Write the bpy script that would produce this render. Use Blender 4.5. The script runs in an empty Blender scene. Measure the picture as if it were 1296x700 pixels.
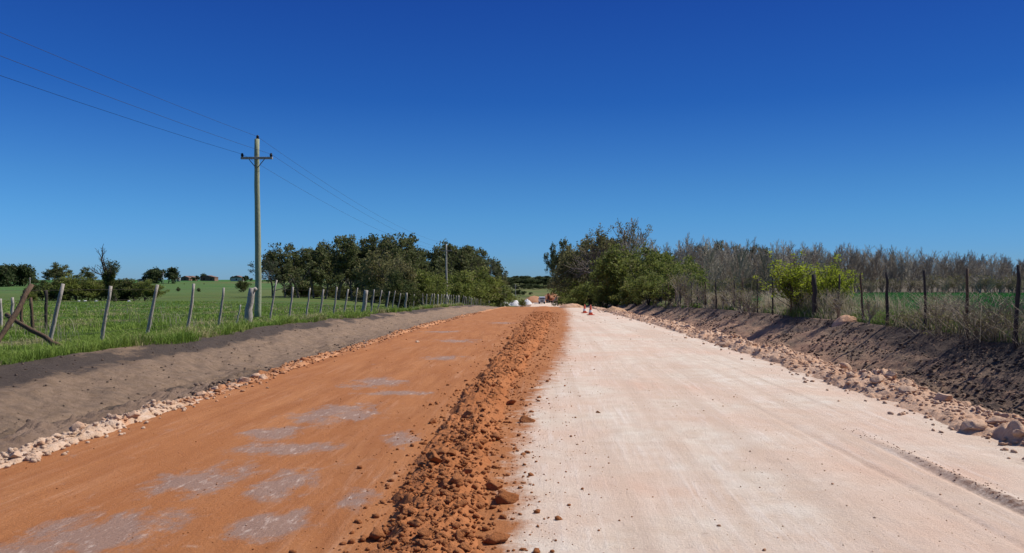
import bpy, math, random
import numpy as np
from mathutils import Vector, Matrix

random.seed(7)
RG = np.random.default_rng(7)
SC = bpy.context.scene
COL = SC.collection
F = 1008.0            # focal length in photograph pixels, used only to read distances off
EYE = 1.65
def PX(px, d): return (px-690.0)/F*d
def ZT(py, d): return EYE+(358.0-py)/F*d

# ------------------------------------------------------------------ noise
def _h(ix, iy, s):
    n = (ix.astype(np.int64)*374761393 + iy.astype(np.int64)*668265263 + s*1442695041) & 0xffffffff
    n = ((n ^ (n >> 13))*1274126177) & 0xffffffff
    n = n ^ (n >> 16)
    return (n & 0xffffff)/float(0xffffff)
def vn(x, y, s=0):
    ix = np.floor(x); iy = np.floor(y); fx = x-ix; fy = y-iy
    fx = fx*fx*(3-2*fx); fy = fy*fy*(3-2*fy)
    a = _h(ix, iy, s); b = _h(ix+1, iy, s); c = _h(ix, iy+1, s); d = _h(ix+1, iy+1, s)
    return (a*(1-fx)+b*fx)*(1-fy)+(c*(1-fx)+d*fx)*fy
def fbm(x, y, o=4, s=0):
    t = 0; a = .5; n = 0
    for k in range(o):
        t = t+a*vn(x*2**k+13.7*k, y*2**k-7.1*k, s+k); n += a; a *= .5
    return t/n-.5                                # about -.5 .. .5
def lumps(x, y, cell, s, dens=.8, rmin=.35, rmax=.75):
    """height of round-topped lumps scattered on a jittered grid"""
    x0, y0 = x, y; x = x0+cell*.35*fbm(x0/cell*1.7, y0/cell*1.7, 2, s+71); y = y0+cell*.35*fbm(x0/cell*1.7+9, y0/cell*1.7, 2, s+72)
    gx = np.floor(x/cell); gy = np.floor(y/cell); out = np.zeros_like(x)
    for i in (-1, 0, 1):
        for j in (-1, 0, 1):
            cx = gx+i; cy = gy+j
            px = (cx+_h(cx, cy, s))*cell; py = (cy+_h(cx, cy, s+1))*cell
            r = cell*(rmin+(rmax-rmin)*_h(cx, cy, s+2)**2)
            r = np.where(_h(cx, cy, s+3) < dens, r, 0)
            ang = _h(cx, cy, s+4)*3.14; dx = x-px; dy = y-py
            u = dx*np.cos(ang)+dy*np.sin(ang); v = (-dx*np.sin(ang)+dy*np.cos(ang))*1.35
            q = np.minimum(np.sqrt(np.maximum(r*r-u*u-v*v, 0))*.85, r*(.38+.3*_h(cx, cy, s+5))+(u*(_h(cx, cy, s+6)-.5)+v*(_h(cx, cy, s+7)-.5))*.9); out = np.maximum(out, np.where(u*u+v*v < r*r, q, 0))
    return out
def sm(a, b, x):
    t = np.clip((x-a)/(b-a), 0, 1); return t*t*(3-2*t)

# ------------------------------------------------------------------ terrain
def table(pts):
    ys = np.arange(-60, 4200, 2.0); z = np.interp(ys, [p[0] for p in pts], [p[1] for p in pts])
    out = z.copy()
    for w in (6, 10):
        k = np.ones(w)/w; out = np.convolve(np.pad(out, (w, w), 'edge'), k, 'same')[w:-w]
    return lambda y: np.interp(y, ys, out)
Cc = table([(-60,0),(18,0),(30,-.1),(50,-.45),(82,-1.0),(100,-1.4),(125,-2.25),(200,-5.0),(270,-6.3),(340,-6.5),(420,-4.9),(650,-1.2),(700,0),(950,6),(1300,11),(4200,12)])
Lc = table([(-60,.12),(25,.15),(35,.08),(50,-.2),(80,-.5),(150,-1.3),(200,-1.6),(300,0.2),(420,2.6),(900,5),(4200,8)])
Rc = table([(-60,.4),(15,.35),(60,.15),(150,-.1),(300,.5),(900,5),(4200,9)])
CX = np.array([-60,-14,-10,-9.3,-8.6,-7.2,-6.5,-5.9,-5.2,-4.8,0,4.8,5.4,6.3,6.9,7.4,8.4,9.2,9.9,12,40])
CZ = np.array([.1,.12,.2,.26,.14,-.19,-.25,-.20,-.05,0,.03,0,-.03,-.28,-.44,-.37,.06,.52,.54,.42,.3])
def H(x, y):
    x = np.asarray(x, float); y = np.asarray(y, float)
    xw = x+.35*fbm(y*.12, x*0+3, 2, 5)*sm(4.9, 7, abs(x))*2
    cross = np.interp(xw, CX, CZ)
    cross = cross*(1-.75*sm(220, 330, y))
    c = Cc(y)+cross
    ay = np.maximum(y, 0)
    wl = sm(0, 1, (-x-(15+.04*ay))/(18+.08*ay)); wr = sm(0, 1, (x-(13+.03*ay))/(14+.08*ay))
    z = c*(1-wl-wr)+Lc(y)*wl+Rc(y)*wr
    far = sm(20, 200, np.hypot(x, y))
    z = z+far*(fbm(x*.006+3, y*.006, 3, 21)*2.0)*sm(40, 160, abs(x))+far*fbm(x*.02, y*.02, 2, 22)*.5*sm(14, 30, abs(x))
    return z
def Hs(x, y): return float(H(np.array([x]), np.array([y]))[0])

def gL(y): return -9.25+.9*fbm(y*.35, y*0+4, 4, 63)
def gR(y): return 9.2+.6*fbm(y*.4, y*0+6, 4, 64)
def ditch_rough(x, y):
    """clods and scraper marks on the ditch banks"""
    r = sm(4.9, 6.0, abs(x))*sm(0, .35, np.where(x > 0, gR(y)-x, x-gL(y)))
    right = (x > 0)
    n = fbm(x*2.2+y*.6, y*.9, 4, 31)*np.where(right, .20, .19)+fbm(x*7, y*7, 4, 32)*np.where(right, .09, .04)-np.where(right, 0, .10*np.exp(-((x+6.75+.3*fbm(y*.6, y*0, 3, 38))/.12)**2)*sm(20, 9, y))
    band = np.where(right, sm(5.8, 6.5, x)*(.35+.65*sm(24, 8, y)), sm(7.0, 6.3, -x)*sm(40, 16, y)*1.5)
    msk = sm(-.02, .16, fbm(x*.8+5, y*.5, 3, 35)+.12)
    l = (lumps(x, y, .16, 41, .6)*.6+lumps(x, y, .07, 42, .6)*.6+lumps(x, y, .4, 44, .35, .2, .5)*.5)*band*msk
    return r*(n+l)
def rut(x, y):
    xc = 3.3+.12*np.sin(y*.35)
    w = sm(13, 7, y)
    d = -(.035)*np.exp(-((x-xc)/.045)**2)*w + .035*np.exp(-((x-xc-.11)/.05)**2)*w*(.6+.8*vn(x*12, y*6, 55))
    xc2 = 2.85+.12*np.sin(y*.35+.2)
    return (d*sm(9.5, 6, y)-.012*np.exp(-((x-xc2)/.04)**2)*w)*.8

# ------------------------------------------------------------------ object helpers
def tag(o, label=None, cat=None, group=None, kind=None):
    if label: o['label'] = label
    if cat: o['category'] = cat
    if group: o['group'] = group
    if kind: o['kind'] = kind
    return o
def empty(name, loc, rz=0, label=None, cat=None, group=None):
    o = bpy.data.objects.new(name, None); COL.objects.link(o)
    o.location = loc; o.rotation_euler = (0, 0, rz); o.empty_display_size = .2
    return tag(o, label, cat, group)
def mesh_np(name, V, Fc, mat=None, attrs=None, smooth=False):
    V = np.asarray(V, np.float32); Fc = np.asarray(Fc, np.int32)
    me = bpy.data.meshes.new(name); me.vertices.add(len(V)); me.vertices.foreach_set('co', V.ravel())
    m, k = Fc.shape
    me.loops.add(m*k); me.loops.foreach_set('vertex_index', Fc.ravel())
    me.polygons.add(m)
    me.polygons.foreach_set('loop_start', np.arange(0, m*k, k, dtype=np.int32))
    me.polygons.foreach_set('loop_total', np.full(m, k, np.int32))
    me.polygons.foreach_set('use_smooth', np.full(m, smooth, bool))
    if attrs:
        for n, a in attrs.items():
            at = me.attributes.new(n, 'FLOAT', 'POINT'); at.data.foreach_set('value', np.asarray(a, np.float32))
    me.update(calc_edges=True); me.validate()
    if mat: me.materials.append(mat)
    return me
def link(name, me, parent=None, loc=(0, 0, 0)):
    o = bpy.data.objects.new(name, me); COL.objects.link(o); o.location = loc
    if parent: o.parent = parent
    return o
def copy_thing(o, loc, rz, s):
    c = o.copy(); COL.objects.link(c); c.location = loc; c.rotation_euler = (0, 0, rz); c.scale = s
    for ch in list(o.children):
        d = ch.copy(); COL.objects.link(d); d.parent = c
        for g in list(ch.children):
            e = g.copy(); COL.objects.link(e); e.parent = d
    return c
class MB:
    """collects simple solids into one mesh"""
    def __init__(s): s.v = []; s.f = []
    def box(s, c, d, rz=0, taper=1.0):
        b = len(s.v); cx, cy, cz = c; dx, dy, dz = [q/2 for q in d]
        for z in (-1, 1):
            t = taper if z > 0 else 1
            for x, y in ((-1,-1),(1,-1),(1,1),(-1,1)):
                px, py = x*dx*t, y*dy*t
                s.v.append((cx+px*math.cos(rz)-py*math.sin(rz), cy+px*math.sin(rz)+py*math.cos(rz), cz+z*dz))
        s.f += [tuple(b+i for i in q) for q in ((0,3,2,1),(4,5,6,7),(0,1,5,4),(1,2,6,5),(2,3,7,6),(3,0,4,7))]
        return s
    def prism(s, prof, y0, y1):
        """profile in xz extruded along y"""
        b = len(s.v); n = len(prof)
        for y in (y0, y1):
            for x, z in prof: s.v.append((x, y, z))
        s.f.append(tuple(b+i for i in range(n))); s.f.append(tuple(b+n+i for i in reversed(range(n))))
        for i in range(n):
            j = (i+1) % n; s.f.append((b+i, b+n+i, b+n+j, b+j))
        return s
    def xprism(s, prof, x0, x1):
        b = len(s.v); n = len(prof)
        for x in (x0, x1):
            for y, z in prof: s.v.append((x, y, z))
        s.f.append(tuple(b+n+i for i in range(n))); s.f.append(tuple(b+i for i in reversed(range(n))))
        for i in range(n):
            j = (i+1) % n; s.f.append((b+i, b+j, b+n+j, b+n+i))
        return s
    def tube(s, pts, rad, n=8, cap=True, rough=0, seed=0):
        rr = random.Random(seed); b = len(s.v); P = [Vector(p) for p in pts]
        if not hasattr(rad, '__len__'): rad = [rad]*len(P)
        ph = [rr.uniform(-1, 1) for _ in range(n)]
        for i, p in enumerate(P):
            d = (P[min(i+1, len(P)-1)]-P[max(i-1, 0)]).normalized()
            a = Vector((1, 0, 0)) if abs(d.x) < .8 else Vector((0, 1, 0))
            u = d.cross(a).normalized(); w = d.cross(u)
            for k in range(n):
                t = 2*math.pi*k/n; r = rad[i]*(1+rough*(ph[k]*.7+rr.uniform(-.5, .5)))
                s.v.append(tuple(p+u*math.cos(t)*r+w*math.sin(t)*r))
        for i in range(len(P)-1):
            for k in range(n):
                k2 = (k+1) % n
                s.f.append((b+i*n+k, b+i*n+k2, b+(i+1)*n+k2, b+(i+1)*n+k))
        if cap:
            s.f.append(tuple(b+k for k in reversed(range(n)))); e = b+(len(P)-1)*n
            s.f.append(tuple(e+k for k in range(n)))
        return s
    def build(s, name, mat, parent=None, smooth=False, bevel=0, loc=(0, 0, 0)):
        me = bpy.data.meshes.new(name); me.from_pydata(s.v, [], s.f); me.materials.append(mat); me.update()
        if smooth: me.polygons.foreach_set('use_smooth', [True]*len(me.polygons))
        o = link(name, me, parent, loc)
        if bevel:
            m = o.modifiers.new('bevel', 'BEVEL'); m.width = bevel; m.segments = 2; m.limit_method = 'ANGLE'
        return o

# ------------------------------------------------------------------ materials
class NT:
    def __init__(s, name):
        s.m = bpy.data.materials.new(name); s.m.use_nodes = True; s.t = s.m.node_tree
        for n in list(s.t.nodes): s.t.nodes.remove(n)
        s.out = s.t.nodes.new('ShaderNodeOutputMaterial'); s.b = s.t.nodes.new('ShaderNodeBsdfPrincipled')
        s.t.links.new(s.b.outputs[0], s.out.inputs[0])
        s.b.inputs['Roughness'].default_value = .9
        try: s.b.inputs['Specular IOR Level'].default_value = .2
        except Exception: pass
        s.geo = s.t.nodes.new('ShaderNodeNewGeometry'); s.pos = s.geo.outputs['Position']
    def set(s, i, v):
        if isinstance(v, bpy.types.NodeSocket): s.t.links.new(v, i)
        elif isinstance(v, (tuple, list)) and i.type == 'RGBA': i.default_value = (*v, 1)
        else: i.default_value = v
    def mp(s, src, scale):
        n = s.t.nodes.new('ShaderNodeMapping'); s.set(n.inputs[0], src); n.inputs['Scale'].default_value = scale; return n.outputs[0]
    def obj(s):
        n = s.t.nodes.new('ShaderNodeTexCoord'); return n.outputs['Object']
    def noise(s, scale, det=4, vec=None, stretch=None, rough=.55, dist=0):
        v = vec or s.pos
        if stretch: v = s.mp(v, stretch)
        n = s.t.nodes.new('ShaderNodeTexNoise'); s.set(n.inputs['Vector'], v)
        n.inputs['Scale'].default_value = scale; n.inputs['Detail'].default_value = det
        n.inputs['Roughness'].default_value = rough; n.inputs['Distortion'].default_value = dist
        return n.outputs['Fac']
    def voro(s, scale, feat='F1', vec=None):
        n = s.t.nodes.new('ShaderNodeTexVoronoi'); s.set(n.inputs['Vector'], vec or s.pos); n.inputs['Scale'].default_value = scale
        n.feature = feat; return n.outputs['Distance']
    def math(s, op, a, b=0.0, c=None, clamp=False):
        n = s.t.nodes.new('ShaderNodeMath'); n.operation = op; n.use_clamp = clamp
        s.set(n.inputs[0], a); s.set(n.inputs[1], b)
        if c is not None: s.set(n.inputs[2], c)
        return n.outputs[0]
    def rng(s, v, a, b, c=0.0, d=1.0):
        n = s.t.nodes.new('ShaderNodeMapRange'); s.set(n.inputs[0], v)
        for i, q in zip((1, 2, 3, 4), (a, b, c, d)): n.inputs[i].default_value = q
        return n.outputs[0]
    def mix(s, f, a, b, mode='MIX'):
        n = s.t.nodes.new('ShaderNodeMix'); n.data_type = 'RGBA'; n.blend_type = mode
        s.set(n.inputs[0], f); s.set(n.inputs[6], a); s.set(n.inputs[7], b); return n.outputs[2]
    def attr(s, name):
        n = s.t.nodes.new('ShaderNodeAttribute'); n.attribute_name = name; return n.outputs['Fac']
    def rnd(s):
        n = s.t.nodes.new('ShaderNodeObjectInfo'); return n.outputs['Random']
    def bump(s, h, dist, strength=1.0, prev=None):
        n = s.t.nodes.new('ShaderNodeBump'); n.inputs['Distance'].default_value = dist; n.inputs['Strength'].default_value = strength
        s.set(n.inputs['Height'], h)
        if prev: s.set(n.inputs['Normal'], prev)
        return n.outputs[0]
    def fin(s, color, normal=None, rough=None, transl=0):
        s.set(s.b.inputs['Base Color'], color)
        if normal: s.set(s.b.inputs['Normal'], normal)
        if rough is not None: s.set(s.b.inputs['Roughness'], rough)
        if transl:
            tr = s.t.nodes.new('ShaderNodeBsdfTranslucent'); s.set(tr.inputs[0], color)
            mx = s.t.nodes.new('ShaderNodeMixShader'); mx.inputs[0].default_value = transl
            s.t.links.new(s.b.outputs[0], mx.inputs[1]); s.t.links.new(tr.outputs[0], mx.inputs[2]); s.t.links.new(mx.outputs[0], s.out.inputs[0])
        return s.m

def soil_mat(name, c1, c2, c3, scale=6.0, bd=.02):
    n = NT(name)
    a = n.rng(n.noise(scale*.25, 4), .35, .65); b = n.rng(n.noise(scale*3, 5), .3, .7)
    c = n.mix(a, c1, c2); c = n.mix(n.math('MULTIPLY', b, .5), c, c3)
    bp = n.bump(n.noise(scale*6, 5, rough=.7), bd, .9)
    return n.fin(c, bp, .97)

# road
n = NT('graded road earth')
red = n.attr('red'); patch = n.attr('patch'); trk = n.attr('track')
fine = n.noise(38, 6, rough=.75); mid = n.noise(3.2, 5); big = n.noise(.45, 3)
streak = n.noise(1.3, 6, stretch=(2.6, .30, 1), rough=.65, dist=.3); streak2 = n.noise(4.2, 6, stretch=(3.0, .16, 1), rough=.7, dist=.25); blot = n.rng(n.noise(.8, 4, stretch=(1.3, .7, 1)), .42, .62)
wl = n.mix(n.rng(mid, .35, .65), (.58, .455, .345), (.645, .55, .445))
wl = n.mix(n.rng(big, .4, .66), wl, (.60, .41, .30)); wl = n.mix(n.math('MULTIPLY', n.rng(streak2, .48, .66), n.math('MULTIPLY', blot, .6)), wl, (.72, .63, .55)); wl = n.mix(n.math('MULTIPLY', n.rng(n.noise(1.7, 6, rough=.7), .5, .7), .5), wl, (.57, .405, .295)); wl = n.mix(n.math('MULTIPLY', n.rng(n.noise(1.6, 3, stretch=(1.6, .035, 1)), .47, .60), .55), wl, (.53, .39, .29))
wl = n.mix(n.math('MULTIPLY', n.rng(n.noise(9, 6, stretch=(.7, 1.4, 1), rough=.75), .62, .70), .55), wl, (.36, .25, .19))
wl = n.mix(n.math('MULTIPLY', n.rng(fine, .62, .74), .6), wl, (.36, .22, .15))
rd = n.mix(n.rng(streak, .36, .62), (.305, .110, .036), (.41, .168, .062))
rd = n.mix(n.math('MULTIPLY', n.rng(big, .42, .6), .6), rd, (.36, .135, .045)); rd = n.mix(n.math('MULTIPLY', n.rng(streak2, .5, .72), n.math('MULTIPLY', blot, .45)), rd, (.58, .33, .20)); rd = n.mix(n.math('MULTIPLY', n.rng(n.noise(14, 6, rough=.8), .55, .7), .5), rd, (.30, .10, .03))
rd = n.mix(n.math('MULTIPLY', n.rng(fine, .60, .72), .6), rd, (.24, .085, .03))
rd = n.mix(n.math('MULTIPLY', n.rng(n.voro(26), .16, .08), .35), rd, (.60, .36, .22))
pc = n.mix(n.rng(n.noise(5, 7, stretch=(3.6, .9, 1), rough=.78), .54, .68), (.275, .185, .145), (.62, .50, .42))
pn = n.noise(2.0, 7, stretch=(1.5, .9, 1), rough=.74, dist=.35)
pf = n.rng(n.math('ADD', patch, n.math('MULTIPLY', n.math('SUBTRACT', pn, .5), 3.0)), .35, .75)
rd = n.mix(n.math('MULTIPLY', pf, .8), rd, pc)
rf = n.rng(n.math('ADD', red, n.math('MULTIPLY', n.math('SUBTRACT', n.noise(3.5, 7, rough=.78), .5), 1.9)), .28, .78)
c = n.mix(rf, wl, rd)
c = n.mix(n.math('MULTIPLY', trk, n.rng(n.noise(14, 4, rough=.7), .35, .6)), c, (.22, .12, .075))
h = n.math('ADD', n.math('MULTIPLY', fine, .7), n.math('ADD', n.math('MULTIPLY', n.noise(11, 6, rough=.75), .4), n.math('MULTIPLY', streak2, .35)))
mk = n.math('MULTIPLY', n.rng(n.noise(2.6, 7, stretch=(.55, 1.6, 1), rough=.8), .64, .70), .55); c = n.mix(mk, c, (.30, .20, .15))
M_road = n.fin(c, n.bump(h, .028, .8), .95)

# ditch banks
n = NT('ditch bank soil')
dk = n.attr('dark'); pk = n.attr('pink')
a = n.noise(1.1, 6, stretch=(1.6, .5, 1), rough=.65); b = n.noise(6, 6, rough=.7); fi = n.noise(30, 5, rough=.75)
base = n.mix(n.rng(b, .35, .65), (.205, .135, .085), (.30, .205, .138)); base = n.mix(n.math('MULTIPLY', n.rng(n.noise(2.2, 6, stretch=(.6, 2.2, 1), rough=.7), .5, .68), .6), base, (.13, .095, .072))
base = n.mix(n.rng(n.math('ADD', a, n.math('MULTIPLY', n.math('SUBTRACT', pk, .5), .7)), .42, .62), base, (.40, .235, .15))
f = n.rng(n.math('ADD', n.math('ADD', a, n.math('MULTIPLY', n.math('SUBTRACT', b, .5), .6)), n.math('MULTIPLY', n.math('SUBTRACT', dk, .5), .9)), .45, .66)
base = n.mix(n.math('MULTIPLY', f, .88), base, (.060, .047, .040))
base = n.mix(n.math('MULTIPLY', n.rng(fi, .56, .7), .5), base, (.09, .06, .045))
M_ditch = n.fin(base, n.bump(n.math('ADD', n.noise(22, 6, rough=.8), n.noise(5, 6, rough=.75)), .045, 1.0), .97)

# fields
def field_mat():
    n = NT('pasture')
    lush = n.attr('lush')
    b1 = n.rng(n.noise(.05, 4), .35, .65); b2 = n.rng(n.noise(.6, 5, stretch=(1, 2.2, 1)), .3, .7); f = n.noise(9, 6, rough=.75)
    a = n.mix(b1, (.068, .122, .017), (.105, .148, .027)); a = n.mix(n.math('MULTIPLY', b2, .7), a, (.055, .110, .020))
    dry = n.rng(n.noise(.25, 6, stretch=(.6, 1.6, 1), rough=.65), .52, .66)
    a = n.mix(n.math('MULTIPLY', dry, .6), a, (.21, .19, .07))
    lu = n.mix(b2, (.030, .145, .030), (.045, .170, .035))
    a = n.mix(n.math('MULTIPLY', n.attr('slope'), n.rng(n.noise(.03, 4, stretch=(.5, 1.6, 1)), .35, .55)), a, (.155, .150, .050)); c = n.mix(lush, a, lu)
    c = n.mix(n.math('MULTIPLY', n.rng(f, .35, .7), .45), c, (.02, .035, .010))
    c = n.mix(n.rng(n.attr('bare'), .35, .6), c, (.10, .078, .05))
    return n.fin(c, n.bump(n.noise(5, 6, rough=.8), .12, .8), .98)
M_field = field_mat()

M_wind = soil_mat('red brown loose clods', (.36, .128, .042), (.44, .172, .064), (.26, .088, .03), 3, .03)
M_clod = soil_mat('red brown clod', (.38, .138, .046), (.46, .185, .072), (.29, .10, .034), 12, .03)
M_berm = soil_mat('pink rubble', (.53, .325, .205), (.62, .43, .30), (.40, .19, .10), 5, .03)
M_rock = soil_mat('pale limestone lump', (.55, .35, .23), (.65, .47, .34), (.42, .23, .13), 9, .02)
M_bermL = soil_mat('tan red rubble', (.50, .29, .17), (.60, .41, .28), (.36, .16, .08), 5, .03)
M_brownclod = soil_mat('brown ditch clod', (.17, .11, .075), (.25, .17, .12), (.09, .06, .045), 8, .02)
def ridge_mat():
    n = NT('left ridge rubble'); sp = n.t.nodes.new('ShaderNodeSeparateXYZ'); n.t.links.new(n.pos, sp.inputs[0])
    f = n.rng(n.math('ADD', n.rng(sp.outputs['Y'], 8.5, 15), n.math('MULTIPLY', n.math('SUBTRACT', n.noise(2.5, 4), .5), 2.6)), .35, .65)
    pale = n.mix(n.rng(n.noise(6, 5), .35, .65), (.50, .32, .20), (.62, .45, .33)); org = n.mix(n.rng(n.noise(5, 5), .35, .65), (.40, .165, .065), (.54, .28, .15))
    return n.fin(n.mix(f, pale, org), n.bump(n.noise(30, 5, rough=.7), .03, .9), .97)
M_ridgeL = ridge_mat()
M_rocko = soil_mat('orange earth lump', (.42, .18, .075), (.54, .28, .15), (.33, .12, .045), 9, .02)
M_darkclod = soil_mat('dark ditch clod', (.10, .07, .055), (.17, .115, .085), (.05, .038, .03), 8, .02)
M_rutc = soil_mat('rut crumbs', (.26, .15, .10), (.34, .21, .15), (.18, .10, .06), 8, .01)
M_mound = soil_mat('spoil earth', (.42, .19, .09), (.50, .27, .15), (.33, .13, .06), .8, .2)
M_mound2 = soil_mat('tan spoil earth', (.50, .31, .18), (.56, .38, .25), (.40, .2, .1), .8, .2)
M_white = soil_mat('white crushed stone', (.66, .63, .60), (.78, .76, .74), (.45, .43, .42), .9, .2)

def leaf_mat(name, dark, light, warm=None, tr=.38):
    n = NT(name); r = n.attr('rnd')
    c = n.mix(n.rng(r, 0, 1), dark, light)
    if warm: c = n.mix(n.math('MULTIPLY', n.rng(n.attr('rnd2'), .62, .95), .85), c, warm)
    o = n.rnd(); c = n.mix(n.math('MULTIPLY', o, .25), c, tuple(q*.6 for q in dark))
    return n.fin(c, None, .75, tr)
M_euc = leaf_mat('eucalyptus leaves', (.055, .072, .026), (.18, .20, .072), (.26, .20, .10))
M_euc2 = leaf_mat('grey green leaves', (.055, .075, .040), (.15, .17, .085), (.19, .16, .09))
M_bush = leaf_mat('roadside bush leaves', (.085, .115, .022), (.26, .29, .062), (.29, .24, .11))
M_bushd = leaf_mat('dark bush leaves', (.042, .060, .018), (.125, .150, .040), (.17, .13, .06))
M_olive = leaf_mat('olive leaves', (.10, .105, .038), (.25, .23, .095), (.28, .21, .11))
M_lime = leaf_mat('fresh lime leaves', (.22, .27, .02), (.46, .52, .06), None, .5)
M_far = leaf_mat('distant hedge leaves', (.036, .058, .022), (.09, .115, .04), (.11, .10, .05))
n = NT('grass blades'); r = n.attr('rnd')
c = n.mix(r, (.090, .175, .018), (.26, .34, .065)); c = n.mix(n.rng(n.attr('rnd2'), .70, .95), c, (.42, .36, .18))
M_grass = n.fin(c, None, .7, .3)
n = NT('dry weeds'); r = n.attr('rnd')
c = n.mix(r, (.24, .19, .12), (.52, .45, .32)); c = n.mix(n.rng(n.attr('rnd2'), .45, .55), c, (.14, .20, .05))
M_weed = n.fin(c, None, .8, .4)
def bark(name, a, b, s=1):
    n = NT(name); v = n.obj()
    t = n.noise(6*s, 6, vec=v, stretch=(3, 3, .5), rough=.7)
    return n.fin(n.mix(n.rng(t, .3, .7), a, b), n.bump(n.noise(14*s, 5, vec=v, stretch=(2, 2, .25)), .02, .8), .95)
M_bark = bark('grey bark', (.09, .075, .06), (.17, .15, .125))
M_barkd = bark('dark bark', (.045, .038, .03), (.09, .075, .06))
M_barkg = bark('bare grey twigs', (.31, .27, .21), (.50, .45, .36))
M_barkb = bark('bare brown twigs', (.24, .20, .15), (.40, .34, .26))
M_post = bark('weathered grey wood', (.22, .19, .16), (.50, .45, .39), 2)
M_postd = bark('dark wet wood', (.028, .023, .02), (.085, .07, .06), 2)
M_brown = bark('brown rotting wood', (.06, .04, .028), (.17, .11, .07), 2)
M_pole = bark('greenish treated pole', (.17, .20, .12), (.40, .41, .28), 2.2)
M_polep = bark('pale pole', (.30, .29, .25), (.45, .43, .38), 1)
def plain(name, col, rough=.5, metal=0, bs=0):
    n = NT(name); t = n.noise(3, 4, vec=n.obj())
    c = n.mix(n.rng(t, .3, .7), col, tuple(q*.82 for q in col))
    n.b.inputs['Metallic'].default_value = metal
    return n.fin(c, n.bump(n.noise(20, 3, vec=n.obj()), .002, .4), rough)
M_wire = plain('rusty wire', (.09, .075, .06), .8)
M_cable = plain('dull cable', (.045, .05, .07), .9)
M_ins = plain('black insulator', (.015, .013, .013), .25)
M_orange = plain('orange plastic', (.72, .14, .07), .5)
M_band = plain('reflective band', (.85, .82, .78), .4)
M_wpaint = plain('white truck paint', (.72, .73, .74), .35)
M_glass = plain('dark glass', (.02, .025, .03), .08)
M_rubber = plain('black rubber', (.02, .02, .02), .9)
M_dark = plain('dark vehicle paint', (.02, .022, .026), .3)
M_machine = plain('dusty orange machine paint', (.42, .13, .05), .5)
M_steel = plain('dusty steel', (.14, .11, .09), .6, .4)
M_lamp = plain('headlamp glass', (.8, .8, .8), .15)
M_wall = plain('cream wall', (.55, .50, .44), .9)
M_wallr = plain('brick wall', (.24, .15, .11), .9)
M_roof = plain('rusty roof', (.20, .12, .09), .8)
M_roofg = plain('grey roof', (.25, .24, .23), .7)

# ------------------------------------------------------------------ ground sheets
def geo(a, b, k):
    r = [a]
    while r[-1] < b: r.append(r[-1]*(1+k))
    r[-1] = b; return r
Y_NEAR = np.array(list(np.arange(-20, 3, .5))+geo(3, 60, .006)[0:])
Y_MID = np.array(geo(60, 360, .018)); Y_FAR = np.array(geo(360, 3800, .04))
YR = np.unique(np.concatenate([Y_NEAR, Y_MID])); YA = np.unique(np.concatenate([Y_NEAR, Y_MID, Y_FAR]))
def eL(y): return -4.95+.22*fbm(y*.5, y*0+1, 3, 61)
def eR(y): return 4.95+.22*fbm(y*.5, y*0+2, 3, 62)
def gL(y): return -9.25+.9*fbm(y*.35, y*0+4, 4, 63)
def gR(y): return 9.2+.6*fbm(y*.4, y*0+6, 4, 64)
def strip(name, fa, fb, nc, ys, mat, extra=None, attrs=None, power=1.0, side=0):
    t = np.linspace(0, 1, nc)**power
    if side < 0: t = 1-t[::-1]
    A = fa(ys)[:, None]; B = fb(ys)[:, None]
    X = A+(B-A)*t[None, :]; Y = np.repeat(ys[:, None], nc, 1)
    Z = H(X, Y)
    if extra: Z = Z+extra(X, Y)
    V = np.stack([X, Y, Z], -1).reshape(-1, 3); m = len(ys)
    i = np.arange((m-1)*nc).reshape(m-1, nc)[:, :-1].ravel()
    Fc = np.stack([i, i+1, i+nc+1, i+nc], 1)
    at = {k: f(X, Y).ravel() for k, f in (attrs or {}).items()}
    return link(name, mesh_np(name, V, Fc, mat, at, True))
def wx(y):       # centre line of the windrow
    return np.interp(y, [3,5,8,12,18,27,50,120], [-.76,-.76,-.84,-.82,-.66,-.5,-.3,-.2])+.14*fbm(y*.5, y*0, 3, 71)
def wh(y): return np.interp(y, [3,12,18,27,50], [.43,.40,.47,.66,.9])
PATCH = [(-2.85,6.65,.38,.62),(-2.12,6.45,.26,.5),(-3.0,8.7,.32,.5),(-2.6,7.85,.5,.35),(-2.6,10.0,.55,.8),(-2.75,13.1,.6,.7),(-2.2,11.8,.5,.3),(-2.9,5.2,.55,.5),(-3.25,4.7,.5,.4),
         (-1.45,6.0,.18,.35),(-1.8,5.4,.3,.35),(-2.2,17.5,.5,.6),(-2.5,23,.7,.8),(-3.6,28,.7,.8),(-1.9,36,.6,1.2),(-1.5,8.2,.2,.5)]
def a_patch(X, Y):
    o = np.zeros_like(X)
    for x, y, rx, ry in PATCH: o = np.maximum(o, np.clip(1.2-np.hypot((X-x)/(rx*1.25), (Y-y)/(ry*1.25)), 0, 1)*(1 if y < 12 else .85))
    return o
def a_red(X, Y):
    c = wx(Y); d = X-c
    spill = .12+.3*fbm(Y*.3, Y*0+9, 3, 81)+.013*np.clip(Y, 0, 60)
    r = 1-sm(spill, spill+.5+.03*Y, d)
    near_end = 1-sm(100, 125, Y)
    edge = sm(4.35, 4.95, X)*.45
    return np.maximum(r*near_end, edge)+.42*np.exp(-((d-.6)/1.0)**2)*sm(8, 18, Y)*near_end
def a_track(X, Y):
    xc = 3.3+.12*np.sin(Y*.35); w = sm(13, 6, Y)
    t = .95*np.exp(-((X-xc-.08)/.055)**2)*sm(8.5, 5.5, Y)+.2*np.exp(-((X-xc-.05)/.05)**2)*w+.2*np.exp(-((X-xc+.42)/.05)**2)*w
    t = t+.35*np.exp(-((X-3.65-.1*np.sin(Y*.2))/.05)**2)*sm(24, 14, Y)*sm(8, 12, Y)
    return np.clip(t, 0, 1)
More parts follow.
